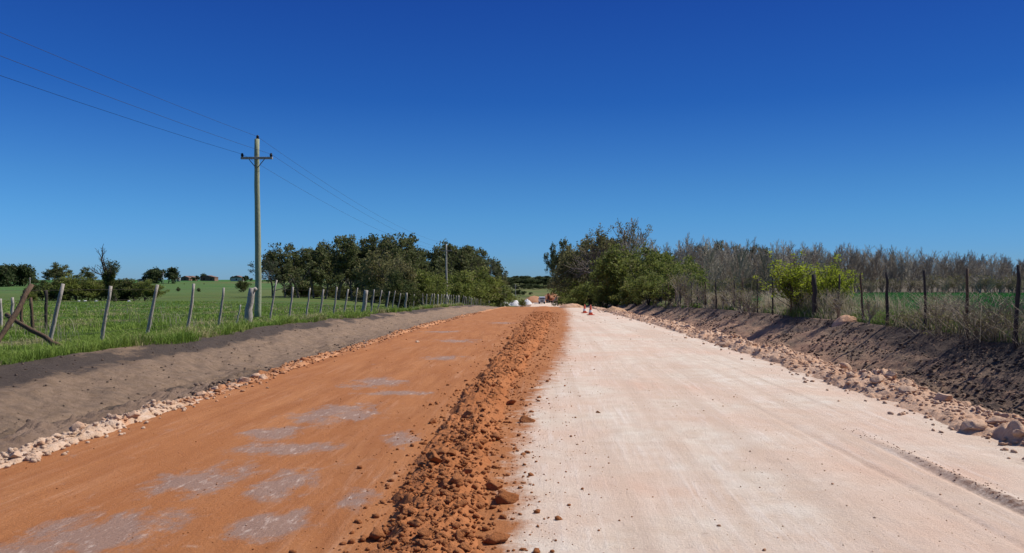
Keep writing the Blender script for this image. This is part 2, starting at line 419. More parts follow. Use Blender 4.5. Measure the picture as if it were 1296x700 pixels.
def road_extra(X, Y):
    inner = sm(4.95, 4.5, abs(X))
    return inner*(fbm(X*1.3, Y*.5, 3, 91)*.03+fbm(X*7, Y*7, 3, 92)*.010+rut(X, Y))
SETTING = []
def structure(o, label=None):
    tag(o, label, None, None, 'structure'); return o
structure(strip('road', eL, eR, 330, YR, M_road, road_extra, {'red': a_red, 'patch': a_patch, 'track': a_track}), 'graded dirt road, red earth on the left half and pale limestone on the right')
edgefix = lambda X, Y: ditch_rough(X, Y)*sm(4.95, 5.5, abs(X))
da = {'dark': lambda X, Y: np.clip(.2+1.0*sm(7.9, 9.0, -X)*(.62+1.9*fbm(Y*.45, X*1.2, 5, 77))+.8*sm(6.9, 6.3, -X)*sm(22, 10, Y)*(.5+2*fbm(Y*.8, X*1.5, 4, 78))+.35*sm(30, 10, Y)*sm(7.2, 8.6, -X), 0, 1.2)*np.where(X < 0, 1, 0)+np.where(X > 0, np.clip(.34+.26*sm(26, 10, Y)*sm(5.9, 7.0, X)+.25*sm(8.2, 8.9, X), 0, 1), 0),
      'pink': lambda X, Y: np.where(X > 0, .5+.4*sm(6.6, 5.4, X)+.25*sm(14, 34, Y)*sm(8.4, 7.4, X), -.35+.7*sm(25, 70, Y)+.25*sm(6.0, 5.2, -X))}
structure(strip('ditch', gL, eL, 110, YR, M_ditch, edgefix, da), 'shallow graded ditch between the red lane and the left verge')
structure(strip('ditch', eR, gR, 130, YR, M_ditch, edgefix, da), 'rough dark ditch bank between the pale lane and the right fence')
fx = lambda X, Y: fbm(X*1.6, Y*1.6, 4, 95)*.12*sm(0, .5, np.where(X > 0, X-gR(Y), gL(Y)-X))*(1-sm(40, 90, Y))
bare = {'slope': lambda X, Y: (.25+.75*sm(170, 260, Y))*sm(70, 110, Y)*np.where(X < 0, 1, 0), 'lush': lambda X, Y: np.clip(np.where(X < 0, .45*sm(20, 45, Y)*sm(-13, -20, X)*(1-sm(70, 140, Y))+.5*sm(-60,-110,X)*sm(150,250,Y), sm(12, 16, X)*(1-sm(170, 240, Y))), 0, 1),
        'bare': lambda X, Y: sm(14, 22, X)*sm(112, 118, Y)+np.where(X < 0, 1-sm(9.3, 9.75, -X+fbm(X*2, Y*2, 3, 99)*.5), .55*(1-sm(9.2, 11, X)))*(1-sm(60, 120, Y))}
structure(strip('field', lambda y: np.full_like(y, -1.0)*(60+np.maximum(y, 0)*1.1), gL, 150, YR, M_field, fx, bare, 2.6, -1), 'green pasture on the left of the road')
structure(strip('field', gR, lambda y: 60+np.maximum(y, 0)*1.1, 150, YR, M_field, fx, bare, 2.6), 'green crop field on the right beyond the fence')
def lo(y): return np.full_like(y, 0.0)-(60+y*1.1)
def hi(y): return 60+y*1.1
o = strip('hills', lo, hi, 160, YA[YA >= 360-1e-6], M_field, None, {'slope': lambda X, Y: sm(-190, -150, X), 'lush': lambda X, Y: sm(-130, -200, X)*.6, 'bare': lambda X, Y: sm(20, 60, X)*(1-sm(500, 700, Y))}); structure(o, 'gentle green hills closing the horizon')
# ground behind the camera is part of the strips (they start 20 m back)

# ------------------------------------------------------------------ windrows
def ridge_mesh(name, mat, cfun, half, ys, nc, prof):
    t = np.linspace(-1, 1, nc); Y = np.repeat(ys[:, None], nc, 1)
    X = cfun(Y)+t[None, :]*half(Y)
    Z = H(X, Y)+road_extra(X, Y)*(abs(X) < 4.95)+prof(X, Y, np.abs(np.repeat(t[None, :], len(ys), 0)))
    V = np.stack([X, Y, Z], -1).reshape(-1, 3); m = len(ys)
    i = np.arange((m-1)*nc).reshape(m-1, nc)[:, :-1].ravel()
    return link(name, mesh_np(name, V, np.stack([i, i+1, i+nc+1, i+nc], 1), mat, None, True))
def edge(u, X, Y, s): return 1-sm(.55, 1.0, u+fbm(X*3, Y*3, 3, s)*.7)
def w_prof(X, Y, u):
    e = edge(u, X, Y, 101)
    amp = (.6+.4*sm(2, 9, Y))*np.interp(Y, [18, 50, 90], [1, .55, .4])
    h = .10*(1-u*u)+.08*fbm(X*2, Y*1.4, 4, 103)+lumps(X+.06*fbm(X*5, Y*5, 2, 7), Y+.06*fbm(X*5, Y*5, 2, 8), .34, 111, .6, .18, .5)*.6+lumps(X+.04*fbm(X*9, Y*9, 2, 5), Y+.04*fbm(X*9, Y*9, 2, 6), .15, 115, .55, .2, .6)*.5+lumps(X, Y, .065, 119, .6)*.5+fbm(X*8, Y*8, 4, 104)*.07+fbm(X*26, Y*26, 3, 120)*.022
    return e*h*amp-.03*(1-e)
YW = np.array(geo(2.5, 60, .0042)+geo(60, 118, .008)[1:])
o = ridge_mesh('windrow', M_wind, wx, wh, YW, 120, w_prof)
tag(o, 'long windrow of loose red brown clods down the middle of the road', None, None, 'stuff')
bl = lambda y: -5.12+.12*fbm(y*.4, y*0, 3, 131)
def l_prof(X, Y, u):
    e = edge(u, X, Y, 132)
    h = .05*(1-u*u)+lumps(X, Y, .26, 135, .5, .2, .5)*.6+lumps(X, Y, .12, 138, .6)*.6+lumps(X, Y, .05, 139, .6)*.5
    return e*h*(.35+.9*sm(-.15, .25, fbm(Y*.5, X*0, 3, 141)))-.04*(1-e)
def d_prof(X, Y, u):
    e = edge(u, X, Y, 172)*sm(17, 12, Y)
    return e*(.07*(1-u*u)+lumps(X, Y, .2, 175, .7, .3, .6)*.6+lumps(X, Y, .08, 178, .7)*.6+.14*fbm(X*2, Y*2, 3, 179))-.06*(1-e)+edgefix(X, Y)*.8+.02*e
o = ridge_mesh('soil_ridge', M_brownclod, lambda y: -6.0+.2*fbm(y*.5, y*0, 3, 171), lambda y: y*0+.42, np.array(geo(5, 18, .006)), 70, d_prof); tag(o, 'crumbly dark soil at the bottom of the near left ditch', None, None, 'stuff')
o = ridge_mesh('rubble_ridge', M_ridgeL, bl, lambda y: y*0+.36, YW, 70, l_prof); tag(o, 'low ridge of tan rubble along the left edge of the red lane', None, None, 'stuff')
br = lambda y: 5.35+.16*fbm(y*.35, y*0, 3, 151)
def r_prof(X, Y, u):
    e = edge(u, X, Y, 152)
    h = .12*(1-u*u)+.08*fbm(X*1.5, Y*1.2, 3, 150)+lumps(X, Y, .42, 155, .45, .2, .5)*.55+lumps(X, Y, .16, 158, .6)*.6+lumps(X, Y, .06, 159, .6)*.5
    return e*h*(.7+.6*sm(-.2, .2, fbm(Y*.4, X*0, 3, 161)))-.05*(1-e)
o = ridge_mesh('rubble_ridge', M_berm, br, lambda y: y*0+.78, YW, 110, r_prof); tag(o, 'broad ridge of pink rubble along the right edge of the pale lane', None, None, 'stuff')
def surf(x, y):
    x = np.asarray(x, float); y = np.asarray(y, float)
    z = H(x, y)+np.where(abs(x) < 4.95, road_extra(x, y), edgefix(x, y))
    for c, hf, pf in ((wx, wh, w_prof), (bl, lambda q: q*0+.36, l_prof), (br, lambda q: q*0+.78, r_prof)):
        u = np.abs((x-c(y))/hf(y)); zz = H(x, y)+pf(x, y, np.minimum(u, 1)); z = np.where(u < 1, np.maximum(z, zz), z)
    return z

# ------------------------------------------------------------------ clods
def ico(sub):
    import bmesh
    bm = bmesh.new(); bmesh.ops.create_icosphere(bm, subdivisions=sub, radius=1)
    V = np.array([v.co[:] for v in bm.verts]); Fc = np.array([[v.index for v in f.verts] for f in bm.faces]); bm.free(); return V, Fc
def n3(P, s): return (vn(P[:, 0]*1+P[:, 2]*.7, P[:, 1]+P[:, 2]*.31, s)+vn(P[:, 1]*1.3, P[:, 2]*1.1-P[:, 0]*.4, s+9)+vn(P[:, 2], P[:, 0]*1.2+P[:, 1]*.6, s+17))/3-.5
def clod(sub, s, rough=.75):
    V, Fc = ico(sub); r = np.random.default_rng(s)
    V = V.copy()
    for k in range(15):                                    # knock off flat facets
        d = r.normal(size=3); d /= np.linalg.norm(d); lim = r.uniform(.52, .86); t = V@d; V = V-np.outer(np.maximum(t-lim, 0), d)
    V = V*(1.12+rough*.8*n3(V*1.6+50, s)+rough*.5*n3(V*4+50, s+3)+rough*.4*n3(V*10+50, s+5))[:, None]
    V *= np.array([1, r.uniform(.7, .95), r.uniform(.55, .8)]); return V, Fc
CL = [clod(3, 200+k) for k in range(8)]
SM = [clod(1, 300+k, .8) for k in range(6)]
MD = [clod(2, 320+k, .7) for k in range(6)]
def clod_meshes(mat): return [mesh_np('clod', V, Fc, mat, None, True) for V, Fc in CL]
meshes = {m.name: clod_meshes(m) for m in (M_clod, M_rock, M_rocko, M_darkclod)}
def put_clod(name, x, y, r, mat, label, cat, group=None, k=None):
    z = float(surf(np.array([x]), np.array([y]))[0])
    o = link(name, random.choice(meshes[mat.name]) if k is None else meshes[mat.name][k], None, (x, y, z+r*.22))
    o.rotation_euler = (random.uniform(-.3, .3), random.uniform(-.3, .3), random.uniform(0, 6.28)); o.scale = (r, r, r)
    return tag(o, label, cat, group)
def scatter(name, mat, xs, ys, rs, label, bank=SM):
    zs = surf(xs, ys); VV = []; FF = []; base = 0
    for i in range(len(xs)):
        V, Fc = bank[i % len(bank)]; a = RG.uniform(0, 6.28); ca, sa = math.cos(a), math.sin(a)
        W = V@np.array([[ca, sa, 0], [-sa, ca, 0], [0, 0, 1]])*rs[i]+np.array([xs[i], ys[i], zs[i]+rs[i]*.25])
        VV.append(W); FF.append(Fc+base); base += len(V)
    o = link(name, mesh_np(name, np.concatenate(VV), np.concatenate(FF), mat, None, True)); tag(o, label, None, None, 'stuff'); return o
def logy(n, a, b, p=1.0): return a*(b/a)**(RG.uniform(0, 1, n)**p)
# individual clods
for (px, py, r, kk, lab) in ((640,640,.085,0,'largest rounded red clod, broken off on the pale lane beside the windrow'),(625,622,.062,3,'red clod touching the upper left of the largest loose clod'),
        (628,690,.062,2,'red clod at the bottom edge of the photo on the pale side of the windrow'),(662,578,.022,1,'small red clod lying alone on the pale lane at the right of the windrow'),
        (664,592,.018,4,'tiny red clod just nearer than the lone small clod on the pale lane'),(757,525,.02,5,'lone dark pebble well out on the pale lane')):
    d = EYE*F/(py-358); put_clod('earth_clod', PX(px, d), d, r*1.3, M_clod, lab, 'clod', None, kk)
put_clod('rock', 5.15, 11.3, .13, M_rock, 'round pink boulder perched highest on the right rubble ridge', 'rock', None, 0)
put_clod('rock', 5.35, 10.7, .13, M_rock, 'broad pale slab leaning beside the round boulder on the right ridge', 'rock', None, 3)
put_clod('rock', 5.25, 9.1, .07, M_rock, 'big pink lump on the right rubble ridge close to the photo edge', 'rock', None, 5)
put_clod('rock', 5.7, 15.3, .2, M_rock, 'pale hump like rock on the far side of the right rubble ridge', 'rock', None, 6)
put_clod('rock', -5.05, 13.4, .12, M_rock, 'largest tan rock on the left rubble ridge', 'rock', None, 1)
put_clod('rock', -5.12, 14.1, .12, M_rock, 'tan rock just behind the largest one on the left ridge', 'rock', None, 4)
put_clod('rock', -4.8, 7.45, .09, M_rock, 'tan rock on the red lane at the left edge of the photo', 'rock', None, 2)
put_clod('rock', PX(538, 24), 22.5, .075, M_rock, 'single white stone lying out on the red lane', 'rock', None, 2)
ys = logy(125, 3.6, 34, 1.3)
for y in ys:
    x = float(wx(np.array([y]))[0])+max(-.4, random.gauss(.04, .19))*(1+.02*y); put_clod('earth_clod', x, y, min(.07, .024+.022*random.expovariate(1))*(1+.02*y), M_clod, 'red brown earth clod lying in the windrow down the middle of the road', 'clod', 'clods in the middle windrow')
for y in logy(75, 6.5, 40, 1.2):
    put_clod('rock', float(bl(np.array([y]))[0])+random.gauss(.06, .15), y, min(.085, .022+.022*random.expovariate(1))*(1+.012*y), M_rocko if y > 11 and random.random() < .75 else M_rock, 'lump of rubble in the low ridge on the left edge of the red lane', 'rock', 'rubble lumps on the left ridge')
for y in logy(85, 7.5, 45, 1.2):
    put_clod('rock', float(br(np.array([y]))[0])+random.gauss(0, .32), y, min(.11, .028+.028*random.expovariate(1))*(1+.015*y), M_rock, 'lump of pink rubble in the ridge on the right edge of the pale lane', 'rock', 'rubble lumps on the right ridge')
# small loose stuff
y = logy(7000, 3, 60, 1.15); x = wx(y)+RG.normal(.04, .22, len(y))*(1+.03*y); scatter('loose_clods', M_clod, x, y, (.006+.008*RG.exponential(1, len(y)).clip(0, 3.5))*(1+.025*y), 'small loose clods over the middle windrow')
y = logy(1100, 3.2, 60); x = wx(y)+.5+np.abs(RG.normal(0, .38, len(y)))*(1+.015*y); scatter('gravel', M_clod, x, y, (.003+.003*RG.exponential(1, len(y)))*(1+.04*y), 'red gravel spilled on the pale lane')
y = logy(1700, 4, 50); x = wx(y)-.55-np.abs(RG.normal(0, 1.6, len(y))); k = x > -4.9; scatter('gravel', M_clod, x[k], y[k], (.002+.0018*RG.exponential(1, k.sum()))*(1+.04*y[k]), 'fine gravel on the red lane')
y = logy(2600, 4, 60); x = RG.uniform(.2, 4.8, len(y)); k = fbm(x*.9, y*.35, 4, 601) > .03; x, y = x[k], y[k]; scatter('gravel', M_bermL, x, y, (.002+.0022*RG.exponential(1, len(y)))*(1+.04*y), 'fine gravel on the pale lane')
y = logy(1800, 6, 60); x = bl(y)+RG.normal(.05, .2, len(y)); scatter('rubble', M_ridgeL, x, y, RG.uniform(.012, .04, len(y))*(1+.02*y), 'loose rubble on the left ridge')
y = logy(3000, 6, 70); x = br(y)+RG.normal(0, .38, len(y)); scatter('rubble', M_berm, x, y, RG.uniform(.012, .045, len(y))*(1+.02*y), 'loose rubble on the right ridge')
y = logy(14000, 7, 60); x = RG.uniform(5.9, 9.1, len(y)); k = fbm(x*1.1, y*.6, 4, 505)+.25*sm(30, 8, y) > .0; x, y = x[k], y[k]; scatter('dark_clods', M_darkclod, x, y, (.008+.014*RG.exponential(1, len(y)).clip(0, 3.5))*(1+.01*y), 'dark clods over the right ditch bank', SM)
y = logy(1500, 7, 60); x = RG.uniform(5.8, 9.0, len(y)); scatter('rubble', M_bermL, x, y, (.008+.012*RG.exponential(1, len(y)).clip(0, 3)), 'pink crumbs strewn over the dark right bank')
y = RG.uniform(7, 14.5, 2600); x = -5.95+RG.normal(0, .22, len(y)); k = fbm(x*.8, y*.7, 3, 509) > -.02; x, y = x[k], y[k]; scatter('dark_clods', M_brownclod, x, y, (.010+.016*RG.exponential(1, len(y)).clip(0, 3)), 'crumbly brown soil heaped in the near left ditch', MD)
y = logy(900, 10, 60); x = gL(y)+RG.uniform(.0, 2.6, len(y)); scatter('dark_clods', M_darkclod, x, y, (.006+.010*RG.exponential(1, len(y)).clip(0, 3)), 'crumbs on the left ditch bank')
y = logy(2600, 7, 34); x = RG.normal(-6.05, .33, len(y)); k = fbm(x*1.1, y*.8, 4, 506) > .05; x, y = x[k], y[k]; scatter('dark_clods', M_darkclod, x, y, (.008+.013*RG.exponential(1, len(y)).clip(0, 3.5)), 'dark clods in the left ditch bottom', SM)
y = logy(200, 4.0, 9); x = 3.43+.12*np.sin(y*.35)+RG.normal(0, .05, len(y)); scatter('rut_crumbs', M_rutc, x, y, RG.uniform(.004, .013, len(y)), 'brown crumbs thrown up beside the tyre rut')

# ------------------------------------------------------------------ plants
def blades(n, xs, ys, hs, ws, lean=.45, dryp=.1, zs=None):
    """curved blades of two faces (a quad and a tip) as quads"""
    z = (H(xs, ys)+np.where(abs(xs) > 9, fx(xs, ys), 0)) if zs is None else zs
    a = RG.uniform(0, 2*np.pi, n); l = RG.uniform(0, lean, n)*hs; b = a+RG.normal(0, .8, n)
    dx, dy = np.cos(a)*ws, np.sin(a)*ws; lx, ly = -np.sin(b)*l, np.cos(b)*l
    P0 = np.stack([xs-dx, ys-dy, z-.02], 1); P1 = np.stack([xs+dx, ys+dy, z-.02], 1)
    P2 = np.stack([xs+dx*.7+lx*.35, ys+dy*.7+ly*.35, z+hs*.6], 1); P3 = np.stack([xs-dx*.7+lx*.35, ys-dy*.7+ly*.35, z+hs*.6], 1)
    P4 = np.stack([xs+lx*1.2, ys+ly*1.2, z+hs*.95], 1)
    V = np.stack([P0, P1, P2, P3, P4], 1).reshape(-1, 3); i = np.arange(n)*5
    Fc = np.concatenate([np.stack([i, i+1, i+2], 1), np.stack([i, i+2, i+3], 1), np.stack([i+3, i+2, i+4], 1)])
    r = np.clip(vn(xs*.8, ys*.8, 401)*.6+RG.uniform(0, .5, n), 0, 1); d = np.clip(fbm(xs*.6, ys*.35, 4, 402)*2.2+RG.uniform(0, 1, n)*.7+dryp, 0, 1)
    return V, Fc, np.repeat(r, 5), np.repeat(d, 5)
def grassobj(name, mat, args, label):
    V, Fc, r, d = blades(*args[0], **args[1]); o = link(name, mesh_np(name, V, Fc, mat, {'rnd': r, 'rnd2': d})); tag(o, label, None, None, 'stuff'); return o
n = 240000; y = logy(n, 10, 110, .9); u = RG.uniform(0, 1, n)
x0 = gL(y)-.05; x1 = -.76*y-3; ok = x1 < x0; x = x0+(x1-x0)*u**1.2
tuft = vn(x*2.2, y*2.2, 411); keep = ok & (RG.uniform(0, 1, n) < .25+.9*tuft); x, y = x[keep], y[keep]; n = len(x)
hgt = (.05+.20*vn(x*1.4, y*1.4, 412)**1.8*vn(x*.3, y*.3, 413)*2*RG.uniform(.4, 1.3, n))*np.interp(y, [30, 110], [1, .35])*(1+.35*np.exp(-((x-gL(y)+.5)/.7)**2))
grassobj('grass', M_grass, ((n, x, y, hgt, np.maximum(.004, .00045*y)*RG.uniform(.6, 1.3, n)), dict(lean=1.1, dryp=.06)), 'green pasture grass behind and in front of the left fence')
n = 15000; y = logy(n, 10, 90, .9); x = gL(y)+.1-np.abs(RG.normal(0, .35, n)); k = vn(x*1.5, y*1.1, 415) > .42; x, y = x[k], y[k]; n = len(x)
grassobj('grass', M_grass, ((n, x, y, RG.uniform(.05, .30, n)*(.4+1.2*vn(x*2, y*1.3, 417)), np.maximum(.004, .0004*y)), dict(lean=1.5, dryp=.22)), 'longer grass hanging over the left ditch edge')
# weeds in the left field
n = 1500; y = logy(n, 18, 70); x = -11.3-np.abs(RG.normal(0, .045, n))*y*6; k = vn(x*.5, y*.5, 416) > .62; x, y = x[k], y[k]; n = len(x)
grassobj('dry_weeds', M_weed, ((n, x, y, RG.uniform(.2, .6, n), np.maximum(.003, .0003*y)), dict(lean=.5, dryp=-.25)), 'thin dry weeds standing in the left pasture')
# right verge
n = 60000; y = logy(n, 10, 95, .9); x = gR(y)+.02+np.abs(RG.normal(0, 1.1, n)); k = RG.uniform(0, 1, n) < .2+.9*vn(x*1.2, y*.8, 421); x, y = x[k], y[k]; n = len(x)
grassobj('weeds', M_weed, ((n, x, y, RG.uniform(.15, .6, n)*(.5+.9*vn(x*.7, y*.5, 422))*(.45+.55*sm(0, .6, x-gR(y))), np.maximum(.005, .0005*y)), dict(lean=.8, dryp=.22)), 'mixed green and dry weeds along the right fence')
n = 26000; y = logy(n, 10, 70, .9); x = gR(y)+.2+RG.uniform(0, 1.9, n); k = vn(x*.9, y*.55, 425) > .58; x, y = x[k], y[k]; n = len(x)
grassobj('dry_weeds', M_weed, ((n, x, y, RG.uniform(.5, 1.15, n), np.maximum(.0035, .0003*y)), dict(lean=.9, dryp=-.3)), 'tall straw coloured stalks along the right fence')
n = 60000; y = logy(n, 14, 130, .9); u = RG.uniform(0, 1, n); x = 11.2+u*(.70*y-6); k = (x > 11)&(.70*y-6 > 0); x, y = x[k], y[k]; n = len(x)
lushm = leaf_mat('emerald crop', (.03, .16, .03), (.055, .25, .055), None, .3)
grassobj('crop', lushm, ((n, x, y, RG.uniform(.10, .22, n), np.maximum(.006, .0007*y)), dict(lean=.5, dryp=-1)), 'emerald green crop standing beyond the right fence')

def vrot(d, axis, a): return Matrix.Rotation(a, 3, axis)@d
def grow(rr, p, d, L, r, lvl, P, out, tips):
    n = 5; pts = [p.copy()]; rad = [r]; dirs = [d.copy()]
    for i in range(n):
        d = (d+Vector((rr.gauss(0, 1), rr.gauss(0, 1), rr.gauss(0, .6)))*P['wig']+Vector((0, 0, P['up']))).normalized()
        p = p+d*(L/n); pts.append(p.copy()); rad.append(r*(1-(1-P['tap'])*(i+1)/n)); dirs.append(d.copy())
    out.append((pts, rad, lvl))
    if lvl >= P['max']:
        tips.append((pts[-1], L)); tips.append((pts[3], L)); return
    k = P['n'][min(lvl, len(P['n'])-1)]
    for j in range(k):
        t = P['t0'][min(lvl, len(P['t0'])-1)]; t = t+(1-t)*(j+rr.uniform(.1, 1))/k; i = min(int(t*n), n-1); f = t*n-i
        q = pts[i].lerp(pts[i+1], f); dd = dirs[i]
        ax = dd.orthogonal().normalized(); ax = vrot(ax, dd, rr.uniform(0, 6.28)+j*2.4)
        nd = vrot(dd, ax, math.radians(rr.uniform(*P['ang'])))
        grow(rr, q, nd, L*rr.uniform(*P['rat'])*(1.15-.45*t if lvl == 0 else 1), rad[i]*P['rr'], lvl+1, P, out, tips)
    if P.get('lead', True): grow(rr, pts[-1], d, L*P['lr'], rad[-1]*.95, lvl+1, P, out, tips)
def tubes(out, minr=0, mins=3):
    VV = []; FF = []; b = 0
    for pts, rad, lvl in out:
        k = 8 if lvl == 0 else (5 if lvl == 1 else mins)
        if lvl >= 3: idx = [0, 2, 5]
        else: idx = range(len(pts))
        pts = [pts[i] for i in idx]; rad = [max(rad[i], minr) for i in idx]
        m = len(pts)
        for i, p in enumerate(pts):
            d = (pts[min(i+1, m-1)]-pts[max(i-1, 0)])
            u = d.orthogonal().normalized(); w = d.normalized().cross(u)
            for j in range(k):
                t = 2*math.pi*j/k; VV.append((p+u*math.cos(t)*rad[i]+w*math.sin(t)*rad[i])[:])
        for i in range(m-1):
            for j in range(k): FF.append((b+i*k+j, b+i*k+(j+1) % k, b+(i+1)*k+(j+1) % k, b+(i+1)*k+j))
        b += m*k
    return np.array(VV), np.array(FF)
def leaves(seed, C, Rr, per, size, flat=.75, elong=1.6, droop=0):
    """leaf quads in clumps C (k,3), radius Rr (k,)"""
    r = np.random.default_rng(seed); k = len(C); n = k*per
    c = np.repeat(C, per, 0); R = np.repeat(Rr, per)[:, None]
    d = r.normal(size=(n, 3)); d /= np.linalg.norm(d, axis=1)[:, None]; rad = r.uniform(.25, 1, (n, 1))**.6
    p = c+d*rad*R*np.array([1, 1, flat])
    a = r.normal(size=(n, 3)); a[:, 2] += droop; a /= np.linalg.norm(a, axis=1)[:, None]
    b = np.cross(a, r.normal(size=(n, 3))); b /= np.linalg.norm(b, axis=1)[:, None]
    s = size*r.uniform(.55, 1.35, (n, 1))
    V = np.stack([p-a*s*elong*.5, p+b*s*.4, p+a*s*elong*.5, p-b*s*.4], 1).reshape(-1, 3)
    i = np.arange(n)*4; Fc = np.stack([i, i+1, i+2, i+3], 1)
    cl = np.repeat(r.uniform(0, 1, k), per); r1 = np.clip(.55*cl+.5*r.uniform(0, 1, n), 0, 1); r2 = np.clip(.5*np.repeat(r.uniform(0, 1, k), per)+.5*r.uniform(0, 1, n), 0, 1)
    return V, Fc, {'rnd': np.repeat(r1, 4), 'rnd2': np.repeat(r2, 4)}
def make_tree(name, seed, H0, P, bmat, lmat, clump, per, size, minr=.02, zmin=0, flat=.75, droop=0, tipmax=400, lean=(0, 0), r0=None):
    """unit tree normalised to 1 m height later by scale; returns (trunk mesh, crown mesh or None, height)"""
    rr = random.Random(seed); out = []; tips = []
    grow(rr, Vector((0, 0, -.15)), Vector((lean[0], lean[1], 1)).normalized(), H0*P['trunk'], r0 or H0*.022, 0, P, out, tips)
    V, Fc = tubes(out, minr); T = np.array([t[0][:] for t in tips])
    top = max(V[:, 2].max(), 0); crown = None
    if lmat:
        T = T[T[:, 2] > zmin*H0]
        if len(T) > tipmax: T = T[np.random.default_rng(seed).choice(len(T), tipmax, False)]
        rad = np.random.default_rng(seed+5).uniform(.6, 1.25, len(T))*clump
        LV, LF, at = leaves(seed+1, T, rad, per, size, flat, 1.6, droop); top = max(top, LV[:, 2].max()); crown = mesh_np('crown', LV, LF, lmat, at)
    tr = mesh_np('trunk', V, Fc, bmat, None, True)
    return tr, crown, top
USED = {}
def place(kind, var, x, y, h, label, cat, group=None, rz=None, w=1.0, name=None, zoff=0):
    tr, cr, top = KINDS[kind][var % len(KINDS[kind])]
    s = h/top; rz = random.uniform(0, 6.28) if rz is None else rz
    nm = name or KN[kind]; z = Hs(x, y)+zoff
    key = (kind, var % len(KINDS[kind]), nm)
    if key not in USED:
        r = empty(nm, (x, y, z), rz, label, cat, group); r.scale = (s*w, s*w, s)
        link('trunk', tr, r)
        if cr: link('crown', cr, r)
        USED[key] = r
    else:
        r = copy_thing(USED[key], (x, y, z), rz, (s*w, s*w, s)); r['label'] = label; r['category'] = cat
        if 'group' in r: del r['group']
        if group: r['group'] = group
    return r
EUC = dict(wig=.10, up=.05, tap=.5, max=3, n=[11, 4, 3], t0=[.28, .35, .3], ang=(28, 62), rat=(.34, .52), rr=.55, lr=.35, trunk=.72)
EUC2 = dict(EUC, n=[10, 4, 3], t0=[.18, .3, .3], ang=(30, 70), rat=(.38, .6), wig=.14)
RND = dict(wig=.16, up=.04, tap=.5, max=3, n=[7, 4, 3], t0=[.15, .25, .3], ang=(30, 75), rat=(.5, .75), rr=.6, lr=.5, trunk=.5)
BSH = dict(wig=.18, up=.05, tap=.5, max=2, n=[12, 5], t0=[.05, .2], ang=(20, 80), rat=(.6, 1.0), rr=.6, lr=.7, trunk=.42)
BARE = dict(wig=.08, up=.09, tap=.45, max=3, n=[17, 7, 4], t0=[.04, .12, .2], ang=(16, 50), rat=(.34, .52), rr=.42, lr=.35, trunk=.72)
GNARL = dict(wig=.24, up=.02, tap=.55, max=4, n=[4, 3, 4, 3], t0=[.55, .35, .3, .3], ang=(25, 60), rat=(.62, .88), rr=.66, lr=.8, trunk=.36)
M_barkl = bark('mid brown bark', (.10, .08, .065), (.22, .18, .15))  # mid grey-brown bark tone for the big gnarled tree
KINDS = {
 'euc': [make_tree('e', 10+k, 12, EUC if k % 2 else EUC2, M_bark, M_euc, .85, 15, .30, .035, .22, .7, 0, 260) for k in range(5)],
 'euc_grey': [make_tree('e', 30+k, 12, EUC2, M_bark, M_euc2, .75, 13, .26, .03, .25, .7, 0, 170) for k in range(2)],
 'olive': [make_tree('o', 40+k, 7, RND, M_bark, M_olive, .55, 16, .16, .02, .1, .8, 0, 260) for k in range(3)],
 'bush': [make_tree('b', 50+k, 4, BSH, M_barkd, M_bush, .42, 46, .11, .012, .0, .8, 0, 150) for k in range(4)],
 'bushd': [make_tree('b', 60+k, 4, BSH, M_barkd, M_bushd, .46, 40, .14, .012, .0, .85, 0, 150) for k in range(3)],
 'round': [make_tree('r', 70+k, 6, RND, M_barkd, M_bush, .5, 18, .16, .015, .05, .8, 0, 300) for k in range(3)],
 'far': [make_tree('f', 80+k, 6, RND, M_barkd, M_far, .8, 9, .36, .03, .0, .85, 0, 170) for k in range(3)],
 'bare': [make_tree('n', 90+k, 8, BARE, M_barkg if k % 2 else M_barkb, None, 0, 0, 0, .016, r0=.11) for k in range(5)],
 'gnarl': [make_tree('g', 108, 13, GNARL, M_barkl, M_olive, .48, 15, .15, .03, .5, .7, 0, 200, (-.12, 0), .55)],
 'gnarlb': [make_tree('g', 121, 11, GNARL, M_bark, M_bush, .6, 12, .2, .022, .3, .7, 0, 260, (.1, 0), .28)],
 'brush': [make_tree('h', 130+k, 3, dict(BSH, ang=(10, 50), n=[14, 7], up=.08), M_barkb, M_olive, .25, 5, .08, .007, .2, .8, 0, 60) for k in range(3)],
 'lime': [make_tree('l', 141, 2.2, dict(BSH, n=[16, 8], ang=(15, 70), up=.24, wig=.08, rat=(.6, 1.3)), M_barkd, M_lime, .13, 16, .045, .006, .12, 1.3, 0, 330)],
 'young': [make_tree('l', 150+k, 3, dict(BSH, n=[12, 5], ang=(15, 60)), M_barkd, M_bush, .28, 22, .09, .008, .1, .9, 0, 120) for k in range(2)],
}
KN = {'euc': 'eucalyptus_tree', 'euc_grey': 'eucalyptus_tree', 'olive': 'broadleaf_tree', 'bush': 'bush', 'bushd': 'bush', 'round': 'broadleaf_tree', 'far': 'distant_tree', 'bare': 'bare_tree',
      'gnarl': 'gnarled_tree', 'gnarlb': 'gnarled_tree', 'brush': 'scrub_bush', 'lime': 'lime_shrub', 'young': 'bush'}
ORD = ['first','second','third','fourth','fifth','sixth','seventh','eighth','ninth','tenth','eleventh','twelfth','thirteenth','fourteenth','fifteenth','sixteenth','seventeenth','eighteenth','nineteenth','twentieth','twenty-first','twenty-second','twenty-third','twenty-fourth','twenty-fifth','twenty-sixth','twenty-seventh','twenty-eighth','twenty-ninth','thirtieth']
HF = {'euc': 1.12, 'euc_grey': 1.1, 'gnarl': 1.06, 'gnarlb': 1.06, 'bare': 1.22, 'bush': 1.25, 'bushd': 1.25, 'far': 1.12}
def at_px(kind, var, px, d, top, *a, **k):
    x = PX(px, d); h = (ZT(top, d)-Hs(x, d))*HF.get(kind, 1.1); return place(kind, var, x, d, max(h, .5), *a, **k)
